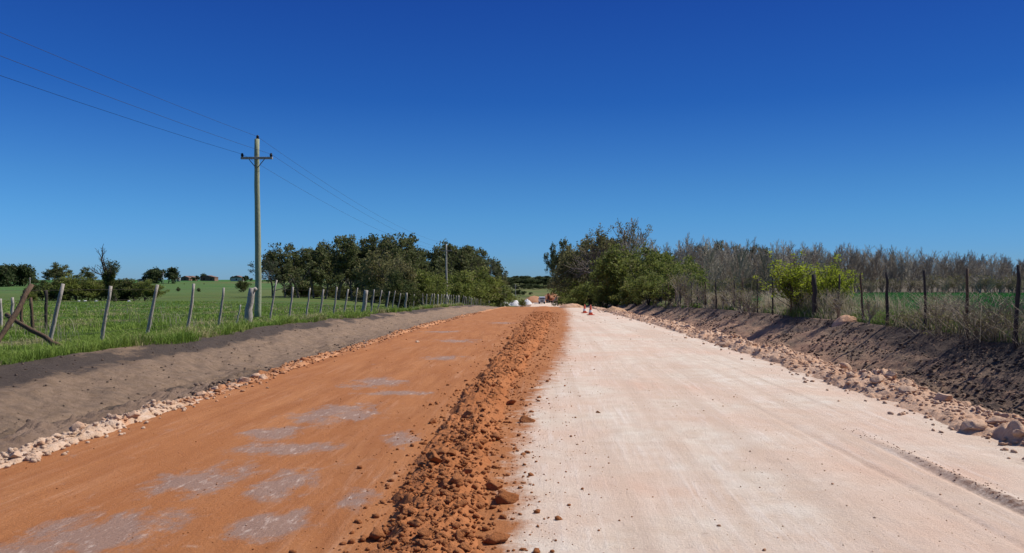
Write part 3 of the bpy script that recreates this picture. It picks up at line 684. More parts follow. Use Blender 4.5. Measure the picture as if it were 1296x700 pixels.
# left grove, front row from left to right
G = [(345,150,326),(361,152,325),(378,155,314),(397,158,318),(412,160,310),(428,163,305),(445,165,311),(459,168,304),(474,170,307),(489,173,305),(503,176,309),(519,180,310),(535,185,304),(552,190,315),(568,197,311),(583,205,319),(597,215,318),(611,228,320),(622,240,323),(629,255,331)]
for i, (px, d, t) in enumerate(G):
    at_px('euc_grey' if i in (0, 18) else 'euc', i, px, d, t, 'eucalyptus in the left grove, %s from the left in its front row' % ORD[i], 'tree', 'eucalyptus trees of the left grove', w=random.uniform(.85, 1.1) if px < 600 else .8)
for i in range(20):
    px = 372+i*12; d = 172+i*4.5; at_px('euc', i+2, px, d, random.uniform(316, 326), 'eucalyptus mostly hidden behind the front row of the left grove', 'tree', 'back row of the left grove', w=1.05)
for i in range(14):
    px = 368+i*9.5; at_px('bushd', i, px, 168+i*2, 362+random.uniform(-4, 4), 'added dark bush standing in for the shade at the left grove foot', 'bush', 'added bushes darkening the left grove foot', w=1.3)  # dark bushes added behind the trunks so the grove foot reads as shaded
# understorey in front of the grove and beside the left fence
at_px('olive', 0, 488, 92, 322, 'brownish olive tree with thin branches in front of the grove', 'tree')
at_px('olive', 1, 512, 84, 330, 'olive tree at the fence, right of the brownish one', 'tree')
at_px('olive', 2, 470, 104, 332, 'low olive tree left of the brownish one before the grove', 'tree')
at_px('bushd', 0, 505, 66, 352, 'dark bush growing through the left fence', 'bush', w=.8)
at_px('bushd', 1, 521, 70, 360, 'smaller dark bush right of the one in the left fence', 'bush')
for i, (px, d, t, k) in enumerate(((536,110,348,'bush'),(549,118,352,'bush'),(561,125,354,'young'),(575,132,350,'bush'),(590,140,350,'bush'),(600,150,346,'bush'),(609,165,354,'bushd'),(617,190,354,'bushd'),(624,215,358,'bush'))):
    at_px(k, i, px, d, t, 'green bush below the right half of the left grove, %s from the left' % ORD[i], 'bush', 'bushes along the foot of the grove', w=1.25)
for i, (px, d, t) in enumerate(((663,92,380),)):
    at_px('bush', i+1, px if i else 662, d, t, ['small rounded bush at the road edge where the left verge ends','low bush left of the small rounded one at the end of the verge','bush among the pale heaps'][i], 'bush')
# left middle distance hedge
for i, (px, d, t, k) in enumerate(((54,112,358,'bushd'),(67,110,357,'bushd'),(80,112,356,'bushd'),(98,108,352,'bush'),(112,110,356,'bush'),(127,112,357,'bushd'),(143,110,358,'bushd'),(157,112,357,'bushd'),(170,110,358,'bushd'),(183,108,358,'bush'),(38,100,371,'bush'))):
    at_px(k, i, px, d, t, ('rounded bush with yellowish leaves in the thicket of the left pasture' if i == 3 else 'low bush by itself left of the thicket in the pasture' if i == 10 else 'dark bush in the thicket of the left pasture, %s from the left' % ORD[i]), 'bush', 'bushes of the pasture thicket', w=1.35)
for i, (px, d, t) in enumerate(((67,230,335),(91,235,338),(112,240,340))):
    at_px('euc', i+1, px, d, t, '%s tree of the three rising behind the pasture thicket' % ['leftmost','middle','rightmost'][i], 'tree', 'three trees behind the thicket', w=1.25)
for i, (px, t) in enumerate(((-12,337),(-3,336),(7,336),(16,335),(26,337),(31,340))):
    at_px('far', i, px, 300+4*i, t, 'dark tree in the far left clump on the skyline, %s from the left' % ORD[i], 'tree', 'far left clump', w=1.0)
for i, (px, t) in enumerate(((188,341),(196,339),(205,341),(213,339))):
    at_px('far', i+1, px, 350, t, 'round dense dark tree in the skyline clump left of the farm, %s from the left' % ORD[i], 'tree', 'skyline clump beside the farm', w=1.1)
for i, (px, t, d) in enumerate(((244,351,440),(250,349,445),(258,346,450),(309,350,520),(314,349,525),(293,351,520),(318,352,530))):
    at_px('far', i, px, d, t, 'small tree among the farm buildings on the skyline, %s from the left' % ORD[i], 'tree', 'farmyard trees')
for i, (px, d, t) in enumerate(((233,330,359),(258,330,366),(308,230,357),(225,240,364),(252,235,365))):
    at_px('bushd', i, px, d, t, 'small bush dotted on the pasture slope, %s listed from the left' % ORD[[1,3,4,0,2][i]], 'bush', 'bushes on the pasture slope')

# ivy-covered tree
def ivy_tree():
    d = 100.; x = PX(146, d); z = Hs(x, d); r = empty('ivy_tree', (x, d, z), 0, 'half dead tree wrapped in ivy leaning over the left pasture thicket', 'tree')
    rr = random.Random(5); out = []; tips = []
    grow(rr, Vector((0, 0, -.2)), Vector((.12, 0, 1)).normalized(), 4.2, .22, 0, dict(wig=.14, up=.04, tap=.6, max=3, n=[6, 4, 4], t0=[.5, .3, .2], ang=(15, 45), rat=(.38, .62), rr=.6, lr=.55), out, tips)
    V, Fc = tubes(out, .022); link('trunk', mesh_np('trunk', V, Fc, M_barkd, None, True), r)
    main = out[0][0]; C = np.array([main[i].lerp(main[i+1], f)[:] for i in range(1, 5) for f in (0, .3, .6)]+[t[0][:] for q in out[1:40] if q[2] <= 2 and abs(q[0][0].x) < 1.3 for t in [q[0], q[0][2:], q[0][4:]]])
    LV, LF, at = leaves(3, C, np.full(len(C), .62), 120, .13, 1.1); link('ivy', mesh_np('ivy', LV, LF, M_bushd, at), r)
    T = np.array([t[0][:] for t in tips]); T = T[(T[:, 0] > .5)]
    LV, LF, at = leaves(4, T, np.full(len(T), .5), 40, .14, .8); link('crown', mesh_np('crown', LV, LF, M_euc2, at), r)
    top = V[:, 2].max(); s = (ZT(309, d)-z)/top; r.scale = (s, s, s)
ivy_tree()

# right: trees beyond the bend and along the bank
at_px('euc', 1, 701, 400, 313, 'tall dark tree at the left end of the right hand tree line', 'tree', w=.5)
at_px('euc', 3, 712, 330, 308, 'tall tree just right of the dark end tree', 'tree', w=.6)
at_px('olive', 1, 722, 250, 312, 'brownish tree filling the gap left of the big gnarled tree', 'tree', w=.55)
r = at_px('gnarl', 0, 760, 118, 280, 'big gnarled tree with open crooked limbs above the right bushes', 'tree', rz=.5, w=.78)
at_px('gnarlb', 0, 800, 100, 301, 'crooked leafy tree with a flat crown right of the big gnarled one', 'tree', rz=2.2, w=.7)
RB = [(728,180,345,'round'),(735,200,318,'olive'),(747,170,306,'olive'),(762,165,304,'olive'),(777,155,306,'olive'),(783,115,330,'round'),(795,104,322,'round'),(808,95,320,'round'),(820,88,318,'round'),(832,80,324,'round'),(843,74,332,'round'),
      (736,140,368,'bush'),(750,112,362,'bush'),(765,100,360,'bush'),(778,96,358,'bush'),(792,86,354,'bush'),(806,78,358,'bush'),(820,70,352,'bush'),(835,66,356,'bush'),(850,60,350,'young')]
for i, (px, d, t, k) in enumerate(RB):
    if i < 11: lab = 'leafy tree in the row along the right bank, %s from the far end' % ORD[i]; c = 'tree'
    else: lab = 'bush at the foot of the right bank trees, %s from the far end' % ORD[i-11]; c = 'bush'
    at_px(k, i, px, d, t, lab, c, 'trees along the right bank' if i < 11 else 'bushes along the right bank', w=1.1 if i < 11 else 1.3)
for i, (px, d, t) in enumerate(((858,56,338),(868,52,352),(882,50,360),(893,46,356),(915,42,362),(926,40,352),(940,36,358),(950,34,366),(872,48,368),(904,44,368),(1062,25,366),(1100,22.6,378))):
    at_px('brush', i, px, d, t, 'twiggy scrub bush along the right fence, %s from the far end' % ORD[i] if i < 8 else ['low scrub clump below the fence line near the leafy trees','low scrub clump right of the dark lone post','scrub beside the lime shrub on its right','low scrub at the foot of a right fence post'][i-8], 'bush', 'scrub along the right fence')
for i, (px, d, t) in enumerate(((862,70,340),(876,75,350),(846,90,326))):
    at_px('young', i, px, d, t, ['slender green bush where the leafy trees give way to bare ones','low green bush in front of the first bare trees','tall green bush between the leafy and the bare trees'][i], 'bush')
r = place('lime', 0, 9.6, 29.8, 1.14*(ZT(326, 29.8)-Hs(9.6, 29.8)), 'bright lime green shrub with upright shoots beside the right fence', 'shrub', rz=1.0, w=1.45)
place('lime', 0, 10.4, 28.6, 2.3, 'lime green shrub half hidden behind the bright one at the right fence', 'shrub', rz=2.0, w=1.0)

# bare wood on the right
rr = random.Random(11); nb = 0
for i in range(64):
    px = 856+i*(1350-856)/63+rr.uniform(-4, 4); d = 118+rr.uniform(-5, 8)+max(0, (px-950)*.06)
    t = np.interp(px, [850,880,905,1000,1070,1150,1250,1350], [318,312,316,318,320,326,329,331])+rr.uniform(-4, 6)
    at_px('bare', i, px, d, float(t), 'leafless grey tree in the front of the bare wood behind the right field', 'tree', 'bare trees of the right wood', w=rr.uniform(.85, 1.15)); nb += 1
for i in range(100):
    px = 850+i*(1365-850)/99+rr.uniform(-3, 3); d = 140+rr.uniform(-8, 22)
    t = np.interp(px, [850,880,905,1000,1070,1150,1250,1350], [322,316,318,320,322,328,330,332])+rr.uniform(-3, 8)
    at_px('bare', i+2, px, d, float(t), 'leafless grey tree deep in the bare wood behind the right field', 'tree', 'bare trees at the back of the right wood', w=rr.uniform(1.0, 1.4))
for i, (px, d, t) in enumerate(((826,110,312),(838,108,316),(812,112,306),(848,104,320),(792,125,296))):
    at_px('bare', i+1, px, d, t, 'bare crown showing among the leafy right bank trees, %s by height' % ORD[[1,3,0+1,4,0][i]] if False else ['bare tree behind the leafy bank trees, nearer the wood','bare tree at the end of the leafy bank trees','bare tree behind the crooked leafy tree','bare tree at the corner of the wood','bare twigs rising behind the big gnarled tree'][i], 'tree', w=1.2)
for i, (px, t) in enumerate(((884,316),(905,312),(921,311),(937,314),(955,313),(965,318))):
    at_px('euc', i, px, 175, t, 'green tree crown rising behind the bare wood, %s from the left' % ORD[i], 'tree', 'green trees behind the bare wood', w=.7)
for i in range(46):
    px = 862+i*11+rr.uniform(-8, 8); at_px('brush', i, px, 113+rr.uniform(0, 10), 350+rr.uniform(-4, 6), 'low scrub at the foot of the bare wood', 'bush', 'scrub at the foot of the bare wood', w=1.5)

# far hedges on the central hill
k = 0
for (d, a, b, st, hh) in ((560, 640, 700, 5.5, 3.5), (700, 600, 730, 5, 6.0), (880, 590, 740, 5, 5)):
    px = a
    while px < b:
        x = PX(px, d)+rr.uniform(-4, 4); place('far', k, x, d+rr.uniform(-12, 12), hh*rr.uniform(.7, 1.15), 'dark tree in a hedge line across the far central hill', 'tree', 'hedge trees on the far hill', w=2.3); k += 1; px += st
for i, (px, d, t) in enumerate(((647,400,366),(655,410,367),(664,420,368),(672,430,370))):
    at_px('far', i, px, d, t, 'brownish green bush before the far hill, %s from the left' % ORD[i], 'bush', 'bushes before the far hill', w=1.4)

# ------------------------------------------------------------------ brambles by the right fence
def bramble(x, y, n, h, w, seed, label):
    rr = random.Random(seed); m = MB(); z = Hs(x, y)
    for i in range(n):
        a = rr.uniform(0, 6.28); px = rr.gauss(0, w*.35); py = rr.gauss(0, w*.35); L = rr.uniform(.5, 1.2)*w; hh = h*rr.uniform(.4, 1.1)
        pts = [(px+math.cos(a)*L*t, py+math.sin(a)*L*t, -.05+hh*(math.sin(min(t, 1)*2.3)*.95)) for t in (0, .18, .4, .62, .82, 1)]
        m.tube(pts, [.006, .0055, .005, .004, .003, .002], 3, False)
    r = empty('bramble', (x, y, z), 0, label, 'bramble'); m.build('stems', M_weedstem, r)
    g = np.random.default_rng(seed); C = g.normal(0, 1, (40, 3))*np.array([w*.4, w*.4, h*.2])+np.array([0, 0, h*.35]); C[:, 2] = np.abs(C[:, 2])
    LV, LF, at = leaves(seed, C, np.full(40, .13), 14, .03, .9, 2.2); link('leaves', mesh_np('leaves', LV, LF, M_olive, at), r)
n = NT('dry stems'); M_weedstem = n.fin(n.mix(n.noise(3, 3), (.16, .12, .08), (.36, .30, .21)), None, .9)
bramble(9.55, 16.9, 260, 1.0, 1.2, 1, 'large heap of dry arching brambles against the right fence')
bramble(9.5, 14.6, 150, .8, 1.0, 2, 'dry brambles at the right edge of the photo below the last fence post')
bramble(9.6, 20.8, 90, .55, .8, 3, 'small dry bramble between two posts of the right fence')
bramble(9.3, 18.6, 70, .9, 1.0, 4, 'thin leaning stalks left of the large bramble heap')

# ------------------------------------------------------------------ fences
def post_mb(x, y, h, r, leanx, leany, seed, sink=.25, z=None, crook=.012):
    rr = random.Random(seed); m = MB(); z = Hs(x, y) if z is None else z; n = 7; pts = []; rad = []
    for i in range(n):
        t = i/(n-1); zz = -sink+(h+sink)*t
        pts.append((x+leanx*zz/h+rr.gauss(0, crook), y+leany*zz/h+rr.gauss(0, crook), z+zz)); rad.append(r*(1.1-.2*t)*rr.uniform(.92, 1.08))
    return m.tube(pts, rad, 8, True, .14, seed), pts
rr = random.Random(3)
fl = empty('wire_fence', (-11.3, 18, Hs(-11.3, 18)), 0, 'wire fence of grey weathered leaning posts along the left pasture', 'fence')
def part(mb, name, mat, root, smooth=True):
    o = mb.build(name, mat, root, smooth); o.matrix_parent_inverse = Matrix.Translation(-root.location); return o
near = [(56,18.0,.36),(130,20.3,.29),(186,22.6,.31),(237,25.1,.25),(278,27.6,.25),(340,32.5,.3),(364,35,.19),(387,37.6,.19),(405,40,.22),(422.5,42.6,.22),(435,44.7,.24),(447.5,47,.25),(470,51.8,.2),(478,53.7,.3),(487,56,.25),(496,58.7,.23)]
tops = []
def top_at(y): return 1.65-6.5/F*y if y < 52 else 1.65-(6.5+(y-52)*.02)/F*y
ypos = [15.6, 13.2]+[q[1] for q in near]; lean = {q[1]: q[2] for q in near}
yy = 61.1
while yy < 205: ypos.append(yy); yy += 2.45
nf = 0
for yv in ypos:
    x = -11.3+rr.gauss(0, .05); z = Hs(x, yv); fat = yv > 60 and nf % 8 == 3
    h = (1.47 if yv < 60 else 1.3)+rr.gauss(0, .04)
    if yv == 32.5: h = 1.72
    mb, pts = post_mb(x, yv, h, (.043 if yv < 60 else .045)*(1.9 if fat else 1)*rr.uniform(.85, 1.15), lean.get(yv, rr.uniform(-.05, .3)), rr.gauss(0, .05), int(yv*10), crook=.011)
    part(mb, 'post', M_post, fl); nf += 1
for yv, h in ((30.3, 1.38), (49.7, 1.42)):
    mb, pts = post_mb(-11.35, yv, h, .14 if yv < 40 else .13, .2, 0, int(yv*7), crook=.012)
    if yv < 40: mb.tube([(-11.14, yv, Hs(-11.3, yv)+1.28), (-10.98, yv-.02, Hs(-11.3, yv)+1.36)], [.09, .06], 8, True, .2, 2)
    part(mb, 'thick_post', M_post, fl)
for k in range(5):
    pts = []
    for yv in sorted(set(ypos)):
        hz = .25+k*.27; pts.append((-11.3+lean.get(yv, .12)*hz/1.45+.05, yv, Hs(-11.3, yv)+hz))
    mb = MB().tube(pts, .0026, 4, False); part(mb, 'wire', M_wire, fl)
# cross fence in the pasture
fc = empty('wire_fence', (-16.5, 27, Hs(-16.5, 27)), 0, 'dark posted cross fence running left from the leaning brace post', 'fence')
for i, (px, h, m_) in enumerate(((58,1.35,M_postd),(42,1.1,M_brown),(27,1.15,M_brown),(15,1.1,M_post),(2,1.05,M_post),(-12,1.1,M_post),(-27,1.1,M_post),(-45,1.1,M_post))):
    d = 27+.2*i; mb, p = post_mb(PX(px, d), d, h, .05, rr.gauss(0, .04), 0, 500+i); part(mb, 'post', m_, fc)
for k in range(4):
    pts = [(PX(px, 27+.2*i), 27+.2*i, Hs(PX(px, 27), 27)+.25+.25*k) for i, px in enumerate((58,42,27,15,2,-12,-27,-45))]
    part(MB().tube(pts, .0016, 4, False), 'wire', M_wire, fc)
# leaning brace post, fallen rail, stake
def stick(name, a, b, d0, d1, r, mat, label, cat, seed):
    p0 = Vector((PX(a[0], d0), d0, ZT(a[1], d0))); p1 = Vector((PX(b[0], d1), d1, ZT(b[1], d1))); r_ = random.Random(seed)
    pts = [p0.lerp(p1, t/8)+Vector((r_.gauss(0, .014), 0, r_.gauss(0, .014))) for t in range(9)]
    o = MB().tube([q-p0 for q in pts], [r*r_.uniform(.85, 1.1) for _ in pts], 8, True, .15, seed).build(name, mat, None, True); o.location = p0; return tag(o, label, cat)
stick('leaning_post', (-14, 452), (40, 362), 16.2, 17.2, .055, M_brown, 'brown rotting post leaning right at the left edge of the photo', 'post', 1)
stick('fallen_rail', (6, 398), (76, 437), 17.3, 16.9, .05, M_brown, 'brown wooden rail slanting down to the grass across the leaning post', 'rail', 2)
stick('stake', (297, 417), (305, 385), 28.4, 28.4, .025, M_polep, 'thin pale stake between the left fence and its thick stump post', 'stake', 3)
# right fence
fr = empty('wire_fence', (9.2, 18, Hs(9.2, 18)), 0, 'dark wire fence with thin posts on the right bank', 'fence')
ypr = [11.6,13.4,15.5,17.4,19.4,21.3,23.4,25.3,27.5,30,32.3,34.5,36.6,38.8,43.0]+[46+2.2*i for i in range(16)]
for i, yv in enumerate(ypr):
    x = 9.25+rr.gauss(0, .05)-(.2 if yv == 15.5 else 0); fat = yv in (27.5,); h = ZT(np.interp(yv, [10,15.5,17.4,19.4,23.4,27.5,43,80], [331,337,341,343,348,348,357,362]), yv)-Hs(x, yv)
    mb, p = post_mb(x, yv, h+.02, .085 if fat else .036*rr.uniform(.85, 1.2), (.0 if fat else rr.gauss(-.02, .05)), 0, 700+i, crook=.012); part(mb, 'post', M_postd if fat or i % 3 else M_brown, fr)
for k in range(5):
    pts = [(9.25, yv, Hs(9.25, yv)+.2+.29*k) for yv in ypr]; part(MB().tube(pts, .0016, 4, False), 'wire', M_wire, fr)

# ------------------------------------------------------------------ power line
def utility_pole(px, d, ztop, label, mat=M_pole, arm=True, prop=False):
    x = PX(px, d); z = Hs(x, d); h = ztop-z; r = empty('utility_pole', (x, d, z), 0, label, 'utility pole', 'utility poles along the left fence')
    q = random.Random(int(d)); n = 12
    pts = [((.035*math.sin(t*2.6/n*2)+q.gauss(0, .006)), 0, -.4+(h+.4)*t/n) for t in range(n+1)]; pts[-1] = (pts[-1][0], 0, h)
    MB().tube(pts, [.165-.05*t/n for t in range(n+1)], 10, True, .06, int(d)).build('pole', mat, r, True)
    if arm:
        zc = h-1.0
        MB().box((0, -.13, zc), (1.62, .10, .12)).build('crossarm', M_post, r, bevel=.01)
        for s in (-1, 1):
            MB().tube([(s*.42, -.13, zc-.03), (0.04*s, -.13, zc-.5)], .02, 6).build('brace', M_steel, r, True)
            i_ = MB().tube([(s*.74, -.13, zc+.05), (s*.74, -.13, zc+.10), (s*.74, -.13, zc+.12), (s*.74, -.13, zc+.17), (s*.74, -.13, zc+.19), (s*.74, -.13, zc+.25)], [.03, .075, .06, .085, .05, .045], 10).build('insulator', M_ins, r, True)
        MB().tube([(0, 0, h-.02), (0, 0, h+.04), (0, 0, h+.07), (0, 0, h+.13), (0, 0, h+.20)], [.04, .085, .06, .075, .04], 10).build('insulator', M_ins, r, True)
    if prop:
        MB().tube([(.55, -.3, -.3), (.1, -.1, 1.9)], [.14, .1], 8, True, .1, 3).build('prop', mat, r, True)
    return x, d, z+h
poles = [(-14.8, -37, 9.15)]
poles.append(utility_pole(326, 41, ZT(176, 41), 'nearest and tallest greenish wooden utility pole with a crossarm and black insulators'))
poles.append(utility_pole(565, 119, ZT(309, 119), 'pale utility pole in front of the left grove, second from the camera', M_polep, True, True))
poles.append(utility_pole(611, 197, ZT(343, 197), 'third utility pole from the camera, before the right end of the grove', M_polep))
poles.append(utility_pole(633, 275, ZT(361, 275), 'thin grey utility pole left of the pale heaps, fourth from the camera', M_polep))
poles.append(utility_pole(652.5, 353, ZT(360, 353), 'pale utility pole rising from the heaps, farthest of the row', M_polep))
for off, dz, lab in ((0, .12, 'uppermost overhead wire running over the tops of the poles'), (-.74, -.80, 'overhead wire on the field side ends of the crossarms'), (.74, -.80, 'overhead wire on the road side ends of the crossarms')):
    pts = []
    for (a, b) in zip(poles[:-1], poles[1:]):
        for i in range(16):
            t = i/16; sag = 1.0*4*t*(1-t)
            pts.append((a[0]+(b[0]-a[0])*t+off, a[1]+(b[1]-a[1])*t-.1, a[2]+(b[2]-a[2])*t+dz-sag))
    o = MB().tube(pts, .0062, 5, False).build('overhead_wire', M_cable, None, True); tag(o, lab, 'wire')

# ------------------------------------------------------------------ traffic cones
def cone(px, d, h, label, tilt=0):
    x = PX(px, d); r = empty('traffic_cone', (x, d, Hs(x, d)+.01), .2, label, 'traffic cone', 'traffic cones on the right edge of the road'); r.rotation_euler = (0, tilt, .2)
    R = lambda z: .15*(1-z/h*.82)+.0
    MB().box((0, 0, .02), (.42, .42, .04)).build('base', M_orange, r, bevel=.01)
    zs = [.04, .3*h, .3*h, .55*h, .55*h, h]
    MB().tube([(0, 0, z) for z in (.04, .2*h, .4*h, .6*h, .8*h, h)], [R(z) for z in (.04, .2*h, .4*h, .6*h, .8*h, h)], 20).build('cone', M_orange, r, True)
    MB().tube([(0, 0, .26*h), (0, 0, .5*h)], [R(.26*h)+.004, R(.5*h)+.004], 20, False).build('reflective_band', M_band, r, True)
cone(747.5, 51, .66, 'nearer orange traffic cone with a pale band at the right edge of the pale lane')
cone(740, 57, .62, 'farther orange traffic cone left of the nearer one at the foot of the bushes')

# ------------------------------------------------------------------ heaps
def heap(name, x, y, rx, ry, h, mat, label, seed, cat='heap', lumpy=.35):
    n = 40; t = np.linspace(-1, 1, n); X, Y = np.meshgrid(t, t); u = np.hypot(X, Y)
    Z = np.maximum(0, 1-u**1.7)*(1+lumpy*2*fbm(X*2.5+seed, Y*2.5, 4, seed))+lumps(X, Y, .3, seed+7)*lumpy*.5*np.maximum(0, 1-u)
    HZ = H(X*rx+x, Y*ry+y)-Hs(x, y)
    V = np.stack([X*rx, Y*ry, Z*h-.12*sm(.8, 1, u)-.03+HZ], -1).reshape(-1, 3); i = np.arange((n-1)*n).reshape(n-1, n)[:, :-1].ravel()
    o = link(name, mesh_np(name, V, np.stack([i, i+1, i+n+1, i+n], 1), mat, None, True), None, (x, y, Hs(x, y))); return tag(o, label, cat)
heap('stone_heap', PX(638, 262), 262, 2.4, 3, 1.6, M_white, 'leftmost of the three white crushed stone heaps beyond the verge', 3)
heap('stone_heap', PX(651, 270), 270, 2.5, 3, 2.0, M_white, 'middle and largest white stone heap at the foot of the far pole', 5)
heap('stone_heap', PX(667, 300), 300, 2.1, 3, 1.7, M_white, 'rightmost white stone heap near the oncoming truck', 8)
heap('spoil_mound', PX(676, 335), 335, 5.5, 7, 2.6, M_mound, 'red earth mound behind the white truck', 13, lumpy=.2)
heap('spoil_mound', PX(699, 350), 350, 6.5, 6, 3.4, M_mound, 'red earth mound behind the excavator', 17, lumpy=.2)
heap('spoil_mound', PX(706, 322), 322, 2.6, 3, 2.9, M_mound2, 'tan earth mound between the excavator and the dark pickup', 19, lumpy=.2)
heap('spoil_mound', PX(723, 88), 88, 1.6, 2.5, .5, M_bermL, 'low tan dirt pile at the road edge left of the cones', 27)
heap('spoil_mound', PX(1072, 24.4), 24.4, .5, .5, .2, M_bermL, 'small pink dirt pile on the right bank at the fence foot', 31)
heap('spoil_mound', PX(785, 60), 62, 1.2, 2.0, .5, M_mound2, 'tan dirt pile on the right bank under the leafy bushes', 33)

# ------------------------------------------------------------------ vehicles
def wheel(root, x, y, r, w, name='wheel'):
    o = MB().tube([(x-w/2, y, r), (x-w/2+.03, y, r), (x+w/2-.03, y, r), (x+w/2, y, r)], [r*.9, r, r, r*.9], 20).build(name, M_rubber, root, True)
    MB().tube([(x-w/2-.02, y, r), (x+w/2+.02, y, r)], [r*.5, r*.5], 12).build('rim', M_steel, o, True)
def truck(px, d):
    x = PX(px, d); r = empty('truck', (x, d, Hs(x, d)), .05, 'white truck coming towards the camera on the far road', 'truck')
    MB().box((0, 2.2, .85), (.9, 6.6, .22)).build('chassis', M_steel, r)
    MB().xprism([(-1.0, .75), (-1.0, 1.75), (-.75, 2.7), (.9, 2.75), (.9, .75)], -1.15, 1.15).build('cab', M_wpaint, r, bevel=.06)
    MB().xprism([(-1.02, 1.72), (-.80, 2.48), (-.77, 2.48), (-.99, 1.72)], -1.0, 1.0).build('windshield', M_glass, r)
    for s in (-1, 1):
        MB().box((s*1.16, -.2, 2.05), (.02, .8, .6)).build('side_window', M_glass, r)
        MB().box((s*.85, -1.03, 1.0), (.34, .05, .2)).build('headlight', M_lamp, r)
        MB().box((s*1.32, -.85, 2.0), (.16, .1, .45)).build('mirror', M_dark, r)
        for y in (-.1, 3.6, 4.8): wheel(r, s*.98, y, .5, .3)
    MB().box((0, -1.03, 1.35), (1.3, .05, .32)).build('grille', M_dark, r)
    MB().box((0, -1.08, .68), (2.3, .16, .26)).build('bumper', M_dark, r, bevel=.03)
    MB().prism([(-1.15, 1.0), (1.15, 1.0), (1.2, 2.1), (1.12, 2.1), (1.07, 1.12), (-1.07, 1.12), (-1.12, 2.1), (-1.2, 2.1)], 1.1, 5.7).build('tipper_bed', M_wpaint, r)
truck(686, 305)
def pickup(px, d):
    x = PX(px, d); r = empty('pickup', (x, d, Hs(x, d)), .5, 'dark pickup parked beside the tan mound under the trees', 'pickup')
    MB().xprism([(-2.5, .5), (-2.5, 1.05), (-1.2, 1.15), (-.5, 1.75), (.9, 1.78), (1.05, 1.15), (2.5, 1.15), (2.5, .5)], -.9, .9).build('body', M_dark, r, bevel=.06)
    MB().xprism([(-1.18, 1.18), (-.56, 1.72), (-.60, 1.74), (-1.22, 1.2)], -.78, .78).build('windshield', M_glass, r)
    for s in (-1, 1):
        MB().box((s*.91, .2, 1.42), (.02, 1.2, .4)).build('side_window', M_glass, r); MB().box((s*.65, -2.52, .9), (.3, .04, .16)).build('headlight', M_lamp, r)
        for y in (-1.6, 1.6): wheel(r, s*.85, y, .38, .24)
pickup(711.5, 312)
def excavator(px, d):
    x = PX(px, d); r = empty('excavator', (x, d, Hs(x, d)), -.4, 'dusty orange excavator with a dark cab beside the far spoil mound', 'excavator')
    for s in (-1, 1): MB().xprism([(-1.7, .15), (-1.9, .5), (-1.6, .85), (1.6, .85), (1.9, .5), (1.7, .15), (1.3, 0), (-1.3, 0)], s*1.05-.28, s*1.05+.28).build('track', M_rubber, r)
    MB().box((0, .2, 1.45), (2.4, 3.2, .9)).build('house', M_machine, r, bevel=.08)
    c = MB().box((-.65, -.8, 2.3), (1.0, 1.3, 1.4), taper=.9).build('cab', M_dark, r, bevel=.05)
    MB().box((-.65, -1.46, 2.4), (.8, .03, .9)).build('window', M_glass, c)
    MB().xprism([(-1.2, 1.7), (-3.2, 3.9), (-4.2, 3.7), (-4.2, 3.4), (-3.2, 3.5), (-1.6, 1.5)], .2, .6).build('boom', M_machine, r)
    MB().xprism([(-4.1, 3.8), (-4.4, 3.7), (-4.6, 1.3), (-4.35, 1.3)], .24, .56).build('stick', M_machine, r)
    MB().xprism([(-4.6, 1.4), (-4.9, .8), (-4.4, .3), (-3.8, .6), (-4.2, 1.3)], -.1, .9).build('bucket', M_steel, r)
excavator(697, 325)

# ------------------------------------------------------------------ farm on the skyline
def house(px, d, w, dp, h, rh, wall, roof, name, label, cat, rz=0, gr='farm buildings on the skyline'):
    x = PX(px, d); r = empty(name, (x, d, Hs(x, d)), rz, label, cat, gr)
    MB().box((0, 0, h/2-.3), (w, dp, h+.6)).build('wall', wall, r)
    if rh: MB().prism([(-w/2-.3, h), (w/2+.3, h), (w/2+.1, h+.15), (0, h+rh), (-w/2-.1, h+.15)], -dp/2-.3, dp/2+.3).build('roof', roof, r)
    for i in range(max(1, int(w//4))):
        MB().box((-w/2+(i+.5)*w/max(1, int(w//4)), -dp/2-.02, h*.5), (.9, .05, 1.1)).build('window', M_glass, r)
def zfix(top, d, px): return ZT(top, d)-Hs(PX(px, d), d)
house(236, 440, 4.5, 4, 1.6, 1.1, M_wallr, M_roof, 'shed', 'low red roofed shed at the left end of the farm', 'shed')
house(242, 446, 5, 5, 1.8, 1.0, M_wallr, M_roof, 'shed', 'red brick shed left of the farmyard trees', 'shed')
house(265, 450, 8, 5, 2.0, 1.2, M_wallr, M_roof, 'farmhouse', 'long red roofed farmhouse right of the farmyard trees', 'house')
house(301, 520, 7, 5, 2.2, 1.4, M_wall, M_roof, 'farmhouse', 'cream farmhouse with a red roof right of the main farm', 'house')
house(296, 528, 3, 4, 2.2, 1.0, M_wall, M_roofg, 'shed', 'small grey roofed outbuilding beside the cream farmhouse', 'shed')
house(179, 350, 2.2, 2.2, 1.6, .5, M_wall, M_roofg, 'shed', 'tiny white shed left of the skyline clump', 'shed')
for px, top, rad, lab in ((220, 350, .9, 'paler cylindrical silo beside the skyline clump'), (226, 351, .7, 'shorter grey silo right of the pale one')):
    d = 400; x = PX(px, d); h = zfix(top, d, px); r = empty('silo', (x, d, Hs(x, d)), 0, lab, 'silo', 'farm silos')
    MB().tube([(0, 0, -.5), (0, 0, h*.8)], rad*1.2, 16).build('wall', M_wall if rad > .8 else M_roofg, r, True); MB().tube([(0, 0, h*.8), (0, 0, h)], [rad*1.25, .1], 16).build('roof', M_roofg, r, True)
